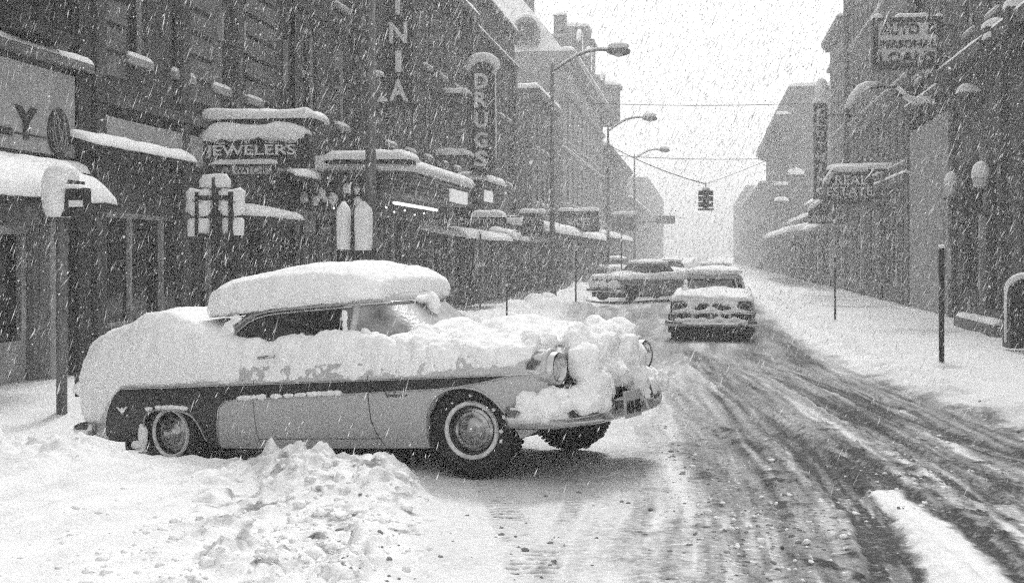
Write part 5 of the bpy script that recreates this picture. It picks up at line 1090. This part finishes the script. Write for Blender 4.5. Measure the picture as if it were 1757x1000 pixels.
    def tail_t(x, s, nr):
        up = np.clip(nr[:, 1], 0, 1); th = np.interp(x, [-4.42, -4.2, -3.9, -3.5, -3.2, -3.0, -2.7, -2.5, -2.3], [.10, .17, .24, .29, .26, .20, .12, .06, .03])
        n_ = fbm(np.stack([np.full(len(s), x) * 1.8, s[:, 0] * 1.8, s[:, 1] * 1.8], -1), 4, 2); n2 = fbm(np.stack([np.full(len(s), x) * 7, s[:, 0] * 4, s[:, 1] * 5], -1), 3, 12)
        return .026 + .03 * n2 + up ** 1.4 * th * (1 + .3 * n_) + .03 * np.clip((s[:, 1] - .8) / .15, 0, 1)
    B = [offset_shell(np.linspace(-4.41, -2.25, 70), lambda x: sec_n(x, np.interp(x, [-4.4, -4.1, -3.8, -3.7], [.45, .45, .74, .79])), tail_t)]
    B.append(ell((-4.42, 0, .82), (.10, .84, .22), 3)); B.append(ell((-4.42, 0, .6), (.07, .8, .2), 4))
    remesh_snow(T, 'deck_snow', B, .022, .022, 9)
    # door tops and flank, thin and ragged
    def door_t(x, s, nr):
        P = np.stack([np.full(len(s), x), s[:, 0], s[:, 1]], -1); n_ = fbm(P * np.array([5, 5, 7]), 4, 21); n3 = fbm(P * 16, 3, 22); z = s[:, 1]
        hi = np.clip((z - .90) / .1, 0, 1); return -.010 + .028 * n_ + .016 * n3 + .016 * (z > .8) + hi * (.05 + .09 * np.clip(n_ + .25, 0, 1))
    def side_sec(sg):
        def f(x):
            s = section(x)[:19]; i = np.argmax(s[:, 1] > .775); y0 = np.interp(.775, s[:17, 1], s[:17, 0]); p = np.concatenate([[(y0, .775)], s[i:]]); d = np.r_[0, np.cumsum(np.linalg.norm(np.diff(p, axis=0), axis=1))]
            t = np.linspace(0, d[-1], 20); return np.stack([np.interp(t, d, p[:, 0]), np.interp(t, d, p[:, 1])], -1)
        return f
    for sg in (1, -1):
        g = offset_shell(np.linspace(-2.5, -.6, 120), side_sec(sg), door_t)
        if sg < 0: g.v = [(x, -y, z) for x, y, z in g.v]; g.f = [f[::-1] for f in g.f]
        B = [g]; r = np.random.RandomState(5 + sg)
        for k in range(13):
            x = -2.55 + 1.45 * k / 12 + r.uniform(-.06, .06); B.append(ell((x, sg * (.83 + r.uniform(-.02, .02)), 1.02 + r.uniform(-.01, .02)), (r.uniform(.06, .2), .05, r.uniform(.025, .06)), k + sg, am=.45))
        remesh_snow(T, 'door_snow', B, .016, .016, 31 + sg, 1.6, 1)
        # crumbs on the lower moulding
        g = G()
        for k in range(64):
            x = r.uniform(-2.3, -1.15) if k < 44 else r.uniform(-3.42, -2.85)
            if k < 44: z = .686 + .02 * x + .012; q = r.uniform(.012, .026); y = body_y(x, z)
            else: z = .57 + .02 * (1 - abs((x + 3.14) / .3) ** 2); q = r.uniform(.014, .022); y = body_y(x, z) 
            g.add(np.array(IV2) * (1 + .4 * vn(IV2 * 2 + k, 1))[:, None] * np.array([q * 2.0, q * .9, q]) + (x, sg * (y + .006), z), IF2)
        T.part('caught_snow', g, M['snow'], True)
        g = ell((-3.49, sg * .93, .33), (.05, .03, .12), 5); g2 = ell((-3.56, sg * .93, .25), (.09, .03, .04), 6); g.add(g2.v, g2.f); T.part('arch_snow', g, M['snow'], True)
    # hood, fenders, nose: piled and lumpy
    def hood_t(x, s, nr):
        up = np.clip(nr[:, 1], 0, 1); P = np.stack([np.full(len(s), x), s[:, 0], s[:, 1]], -1); n_ = fbm(P * np.array([2.2, 2.0, 2.0]), 4, 41); n2 = fbm(P * 8, 3, 42); z = s[:, 1]
        low = np.clip(1 - (z - .775) / .12, 0, 1)
        base = np.interp(x, [-1.1, -.6, -.1, .3, .55, .7], [.03, .07, .09, .05, .06, .08])
        return .004 + .05 * n2 - .02 * low + up ** 1.2 * base * (1 + 1.0 * n_) + .05 * np.clip(n_ + .12, -.3, 1) * (1 - up) - (.06 * np.clip(x - .25, 0, 1) * (1 - up)) * 1.6
    B = [offset_shell(np.linspace(-1.15, .60, 90), lambda x: sec_n(x, np.interp(x, [-1.1, -.5, .2, .6], [.78, .775, .80, .86]), 30), hood_t)]
    cl_ = [((-.95, -.62, 1.08), (.14, .12, .10)), ((-.75, -.72, 1.06), (.16, .14, .08)), ((-.55, -.55, 1.10), (.2, .2, .09)), ((-.32, -.35, 1.12), (.22, .25, .09)), ((-.2, .2, 1.15), (.22, .3, .09)), ((-.45, .1, 1.13), (.15, .5, .1)),
           ((.05, -.1, 1.10), (.2, .3, .10)), ((-.0, -.62, 1.0), (.22, .14, .07)), ((.30, -.45, 1.02), (.22, .2, .09)), ((.36, .05, 1.06), (.18, .22, .10)), ((.55, -.12, 1.04), (.16, .2, .11)), ((.58, .16, 1.10), (.15, .16, .12)),
           ((.70, -.30, .98), (.15, .2, .13)), ((.72, .10, 1.0), (.15, .22, .11)), ((.70, .42, .99), (.15, .2, .12)), ((.52, .72, .96), (.12, .16, .07)), ((.80, -.42, .80), (.14, .18, .2)), ((.84, -.12, .85), (.15, .22, .19)), ((.84, .2, .82), (.15, .22, .2)),
           ((.80, .42, .80), (.12, .10, .18)), ((.86, -.40, .62), (.15, .2, .16)), ((.86, -.1, .70), (.12, .2, .12)), ((.88, .26, .62), (.12, .14, .14)), ((.88, -.60, .53), (.13, .2, .10)), ((.88, -.46, .50), (.1, .14, .09)), ((.78, -.84, .52), (.10, .13, .10)),
           ((.60, -.95, .52), (.17, .08, .13)), ((.55, -.94, .60), (.09, .05, .15)), ((.72, -.84, .54), (.15, .2, .14)), ((.80, -.64, .53), (.15, .24, .13)), ((.88, .50, .58), (.13, .22, .14)), ((.84, .76, .56), (.12, .18, .13)), ((.70, .92, .58), (.14, .1, .12)), ((.92, .34, .50), (.08, .14, .08)), ]
    for k, (c, r_) in enumerate(cl_):
        if c[0] > .45 and math.hypot(abs(c[1]) - .775, c[2] - .79) < .15 + .8 * max(r_[1], r_[2]) * .85 and c[2] > .66: continue
        if c[0] < .6: c = (c[0], c[1], c[2] - .07)
        B.append(ell(c, tuple(q_ * .85 for q_ in r_), k, am=.35))
    r = np.random.RandomState(9)
    for k in range(12):
        x = r.uniform(-1.0, .60); y = r.uniform(-.78, .62) ; z = float(np.interp(abs(y), section(min(x, .69))[16:, 0][::-1], section(min(x, .69))[16:, 1][::-1])) + r.uniform(.02, .10); q = r.uniform(.03, .075); B.append(ell((x, y, z), (q * 1.4, q, q * .8), k + 50, am=.4))
    remesh_snow(T, 'hood_snow', B, .017, .066, 55, 1.2, 22)
    g = ell((-.86, .0, 1.27), (.06, .055, .16), 1); g2 = ell((-.66, .0, 1.12), (.14, .3, .08), 2); g3 = ell((-.95, .0, 1.39), (.06, .11, .04), 3)
    remesh_snow(T, 'windshield_snow', [g, g2, g3], .018, .02, 77)
    B = [ell((-.62 - .05 * abs(k - 3), -.62 + .14 * k, 1.08), (.10, .10, .05 + .01 * (k % 3)), k) for k in range(8)]; remesh_snow(T, 'windshield_snow', B, .018, .03, 83)
    B = [ell((-1.22, -.775, 1.04 + .045 * k), (.03, .02, .03), k) for k in range(7)] + [ell((-1.02, -.80, 1.03), (.2, .05, .05), 3), ell((-.95, -.76, 1.08), (.09, .05, .07), 4), ell((-1.05, -.735, 1.12), (.05, .03, .06), 5)]
    remesh_snow(T, 'pillar_snow', B, .012, .012, 78, 2, 1)
    # snow on the rear pillars
    for s in (-1, 1):
        B = [ell((-2.78, s * .70, 1.15), (.16, .07, .12), 2 + s), ell((-2.62, s * .735, 1.08), (.12, .06, .06), 5), ell((-2.95, s * .5, 1.15), (.10, .14, .08), 6), ell((-2.66, s * .74, 1.12), (.10, .03, .12), 9), ell((-2.58, s * .71, 1.24), (.08, .03, .08), 12), ell((-2.50, s * .69, 1.33), (.07, .03, .05), 14), ell((-2.98, s * .2, 1.17), (.12, .3, .08), 8)]
        remesh_snow(T, 'pillar_snow', B, .016, .02, 80, 2, 1)
    return T
HERO = hero_car()

def plain_car(label, x, y, yaw, paint='paint_grey', group='cars standing in the snowy street', front=False, z=None, pitch=0):
    b = gz(x, y) if z is None else z
    ex = (math.cos(yaw), math.sin(yaw), pitch); T = Thing('parked_car', label, 'car', group=group, mat4=car_matrix((x, y, b), ex))
    P_ = M[paint]; bk = [(a + .0, b_, c, d, e) for a, b_, c, d, e in BODY]
    T.part('body', body_mesh(bk, 50), P_, True)
    T.part('wheel_well', G().box(-.42, .42, -.985, .985, .2, .62).box(-3.62, -2.78, -.975, .975, .2, .58), M['under'])
    for wx in (0, -3.2):
        for s in (-1, 1): make_wheel(T, wx, .80 if not front else .83, s, 0, False, False, 18)
    T.part('underbody', G().box(-4.1, .62, -.8, .8, .16, .45), M['under'])
    ph = np.linspace(0, 2 * math.pi, 49)[:-1]; zs = np.linspace(.95, 1.42, 8); A_ = np.array([cabP(ph, z) for z in zs]); g = G().grid(A_, cv=True); g.f += [tuple(7 * 48 + j for j in range(48))]; T.part('window_glass', g, M['carglass'], True)
    for s in (-1, 1):
        T.part('pillar', G().tube([(-1.2, s * .79, 1.0), (-1.25, s * .65, 1.42)], .035, 6), P_); T.part('pillar', G().tube([(-2.75, s * .72, 1.0), (-2.45, s * .6, 1.42)], .09, 6), P_)
        T.part('front_pillar', G().tube([tuple(cabP(np.array([s * .75]), 1.0)[0]), tuple(cabP(np.array([s * .75]), 1.42)[0])], .03, 6), P_)
        h = T.part('headlight', G().lathe([(-.12, .10), (0, .14), (.07, .145), (.08, .115), (.03, .10)], (.66, s * .745, .77), (1, 0, 0), 20), M['chrome' if front else 'dark'], True)
        T.part('lens', G().lathe([(0, .10), (.03, .08), (.045, .02)], (.69, s * .745, .77), (1, 0, 0), 18), M['lens'], True, h)
    A_ = []
    for z, q in ((1.40, 1.03), (1.46, 1.0), (1.51, .85), (1.535, .5), (1.54, .1)):
        xc, a, b_ = cab(1.40); c, s = np.cos(ph), np.sin(ph); A_.append(np.stack([xc + a * q * np.sign(c) * np.abs(c) ** .6, b_ * q * np.sign(s) * np.abs(s) ** .6, np.full_like(c, z)], -1))
    g = G().grid(np.array(A_), cv=True); g.f += [tuple(range(48))[::-1], tuple(4 * 48 + j for j in range(48))]; T.part('roof', g, P_, True)
    T.part('front_bumper', G().tube(spline2([(.45, -.98, .42), (.70, -.96, .42), (.86, -.7, .42), (.90, 0, .42), (.86, .7, .42), (.70, .96, .42), (.45, .98, .42)], 24), .075, 8), M['chrome'], True)
    T.part('rear_bumper', G().tube(spline2([(-4.2, -.98, .42), (-4.5, -.9, .42), (-4.6, 0, .42), (-4.5, .9, .42), (-4.2, .98, .42)], 16), .06, 8), M['chrome'], True)
    gr = T.part('grille', G().box(.69, .725, -.82, .82, .46, .86), M['black'])
    if front:
        for s in (-1, 1):
            T.part('lamp_surround', G().box(.70, .735, s * .60, s * .90, .56, .93), M['dark'], parent=gr)
            T.part('grille_post', G().box(.726, .79, s * .42 - .03, s * .42 + .03, .46, .66), M['chrome'], parent=gr)
        T.part('grille_post', G().box(.726, .79, -.03, .03, .46, .66), M['chrome'], parent=gr)
        T.part('grille_bar', G().tube([(.74, -.92, .655), (.80, -.5, .67), (.82, 0, .675), (.80, .5, .67), (.74, .92, .655)], .038, 8), M['chrome'], True, gr)
        T.part('emblem', G().lathe([(0, .09), (.03, .085), (.05, .03)], (.735, 0, .79), (1, 0, 0), 16), M['chrome'], True, gr)
        T.part('lower_valance', G().box(.45, .70, -.86, .86, .12, .40), M['under'])
    def th(x, s, nr):
        up = np.clip(nr[:, 1], 0, 1); n_ = fbm(np.stack([np.full(len(s), x) * 2, s[:, 0] * 2.2, s[:, 1] * 2 + x * 0 + y], -1), 3, int(abs(x * 0) + abs(y)))
        return .012 + .015 * n_ + up ** 1.3 * .10 * (1 + .8 * n_)
    def sec_n(x, z0, n=16):
        s = section(x); i = np.argmax(s[:, 1] > z0); p = s[max(i, 3):]; d = np.r_[0, np.cumsum(np.linalg.norm(np.diff(p, axis=0), axis=1))]; t = np.linspace(0, d[-1], n); h = np.stack([np.interp(t, d, p[:, 0]), np.interp(t, d, p[:, 1])], -1); return np.concatenate([h, np.stack([-h[:-1, 0], h[:-1, 1]], -1)[::-1]])
    B = [offset_shell(np.linspace(-4.4, .70, 60), lambda x: sec_n(x, .84), th)]
    if front:
        B += [ell((.78, y_, .70 + .03 * math.sin(k * 2)), (.09, .14, .05), k) for k, y_ in enumerate(np.linspace(-.75, .75, 9))]
        B += [ell((.88, y_, .50 + .04 * math.sin(k * 3)), (.09, .12, .07), k + 9) for k, y_ in enumerate(np.linspace(-.72, .72, 9))]
        B += [ell((.74, 0, .78), (.05, .1, .09), 4), ell((.74, -.4, .84), (.06, .15, .06), 5), ell((.74, .42, .86), (.06, .22, .05), 6)]
    else: B += [ell((.74, y_, .66), (.12, .25, .18), k) for k, y_ in enumerate((-.5, 0, .5))] + [ell((.7, s * .75, .70), (.12, .16, .2), 8 + s) for s in (-1, 1)]
    remesh_snow(T, 'body_snow', B, .035, .02, 3)
    B = [ell((-1.86, 0, 1.57), (.92, .70, .15), 3, am=.06), ell((-1.7, 0, 1.55), (.74, .68, .14), 4, am=.06), ell((-2.1, 0, 1.55), (.78, .66, .14), 5, am=.06)]
    
    remesh_snow(T, 'roof_snow', B, .035, .03, 6)
    B = [ell((-.50, .05, 1.13), (.15, .25, .10), 1), ell((-.45, .0, 1.06), (.2, .7, .06), 2), ell((-.70, -.66, 1.15), (.10, .09, .14), 4), ell((-.85, -.64, 1.28), (.08, .05, .12), 5), ell((-3.0, 0, 1.15), (.3, .65, .12), 7)]
    B += [ell((xx, s * .80, 1.0), (.2, .06, .05), k) for k, xx in enumerate(np.arange(-2.6, -1, .25)) for s in (-1, 1)]
    remesh_snow(T, 'window_snow', B, .03, .02, 8)
    return T
C2x, C2Y = pxY(1221.5, 29.0), 29.0
plain_car('snow covered sedan facing the camera in the middle of the street', C2x, C2Y - .2, math.radians(-92), 'paint_light', front=True, z=-.02)
plain_car('snow covered sedan following behind the oncoming car', C2x + .35, 53, math.radians(-90), 'paint_grey', z=.0)
plain_car('dark sided car angled to the left kerb behind the oncoming sedan', pxY(1056, 50), 50.5, math.radians(229), 'paint_grey', z=.08)
plain_car('snowed in car parked behind the slender post on the left', pxY(1062, 72), 73, math.radians(-78), 'paint_grey', z=.2)
plain_car('faint snow covered car between the angled car and the sedan', pxY(1152, 66), 68, math.radians(-84), 'paint_dark', z=.1)
plain_car('faintest snow roofed car far down the street', pxY(1150, 90), 92, math.radians(-85), 'paint_grey', z=.1)

# ------------------------------------------------------------------ falling snow
def flakes(n, seed):
    r = np.random.RandomState(seed); zc = 5 + (60 - 5) * r.rand(n) ** .55; x = r.uniform(-.50, .50, n) * 1.0; X0, Y0 = zc * (-ST + CT * x), zc * (CT + ST * x)
    Z0 = r.uniform(.1, 1, n) * (HC + zc * .26); d = np.array([-.42, .10, -1.]); d /= np.linalg.norm(d); L_ = np.clip(r.gamma(3., .014, n), .008, .085) * (.55 + .45 * np.clip(zc / 16, 0, 1.3)); w = np.clip(r.gamma(5., .0006, n), .0012, .006) * (.5 + .5 * np.clip(zc / 14, 0, 1.6))
    C_ = np.stack([X0, Y0, Z0], -1); dj = d + r.normal(0, .12, (n, 3)); dj /= np.linalg.norm(dj, axis=1)[:, None]; u = np.cross(dj, [0, 1., 0]); u /= np.linalg.norm(u, axis=1)[:, None]; v = np.cross(dj, u)
    V = np.stack([C_ + dj * L_[:, None], C_ + u * w[:, None], C_ + v * w[:, None], C_ - u * w[:, None], C_ - v * w[:, None], C_ - dj * L_[:, None]], 1).reshape(-1, 3)
    fb = np.array([(0, 1, 2), (0, 2, 3), (0, 3, 4), (0, 4, 1), (5, 2, 1), (5, 3, 2), (5, 4, 3), (5, 1, 4)]); Fa = (fb[None] + (np.arange(n) * 6)[:, None, None]).reshape(-1, 3)
    me = bpy.data.meshes.new('falling_snow'); me.vertices.add(len(V)); me.vertices.foreach_set('co', V.astype(np.float32).ravel()); me.loops.add(Fa.size); me.loops.foreach_set('vertex_index', Fa.ravel().astype(np.int32)); me.polygons.add(len(Fa)); me.polygons.foreach_set('loop_start', (np.arange(len(Fa)) * 3).astype(np.int32))
    me.update(); me.validate(); me.materials.append(M['flake']); o = bpy.data.objects.new('falling_snow', me); COL.objects.link(o); tag(o, 'wind driven snowflakes falling over the street', kind='stuff')
flakes(98000, 12)

def specks(n, seed):  # tiny flakes added to give the air a grainy texture
    r = np.random.RandomState(seed); zc = 7 + 75 * r.rand(n) ** .6; x = r.uniform(-.5, .5, n); C_ = np.stack([zc * (-ST + CT * x), zc * (CT + ST * x), r.uniform(.1, 1, n) * (HC + zc * .26)], -1)
    T4 = np.array([(1, 1, 1), (1, -1, -1), (-1, 1, -1), (-1, -1, 1.)]); q = np.clip(r.gamma(3., .0017, n), .0015, .012) * (.5 + zc / 40); V = (C_[:, None] + T4[None] * q[:, None, None]).reshape(-1, 3)
    Fa = (np.array([(0, 1, 2), (0, 3, 1), (0, 2, 3), (1, 3, 2)])[None] + (np.arange(n) * 4)[:, None, None]).reshape(-1, 3)
    me = bpy.data.meshes.new('grain_snow'); me.vertices.add(len(V)); me.vertices.foreach_set('co', V.astype(np.float32).ravel()); me.loops.add(Fa.size); me.loops.foreach_set('vertex_index', Fa.ravel().astype(np.int32)); me.polygons.add(len(Fa)); me.polygons.foreach_set('loop_start', (np.arange(len(Fa)) * 3).astype(np.int32))
    me.update(); me.validate(); me.materials.append(M['flake']); o = bpy.data.objects.new('grain_snow', me); COL.objects.link(o); tag(o, 'fine snow specks added in the air as grain', kind='stuff')
specks(60000, 5)

# ------------------------------------------------------------------ haze
hm = bpy.data.materials.new('haze'); hm.use_nodes = True; hn = hm.node_tree; hn.nodes.clear(); ho = hn.nodes.new('ShaderNodeOutputMaterial'); pv = hn.nodes.new('ShaderNodeVolumePrincipled')
pv.inputs['Color'].default_value = (.97, .97, .97, 1); pv.inputs['Density'].default_value = .0037; pv.inputs['Anisotropy'].default_value = .2; hn.links.new(pv.outputs[0], ho.inputs['Volume'])
hz = to_obj('haze', G().box(-95, 115, -45, 345, -1.6, 26), hm); tag(hz, kind='stuff')
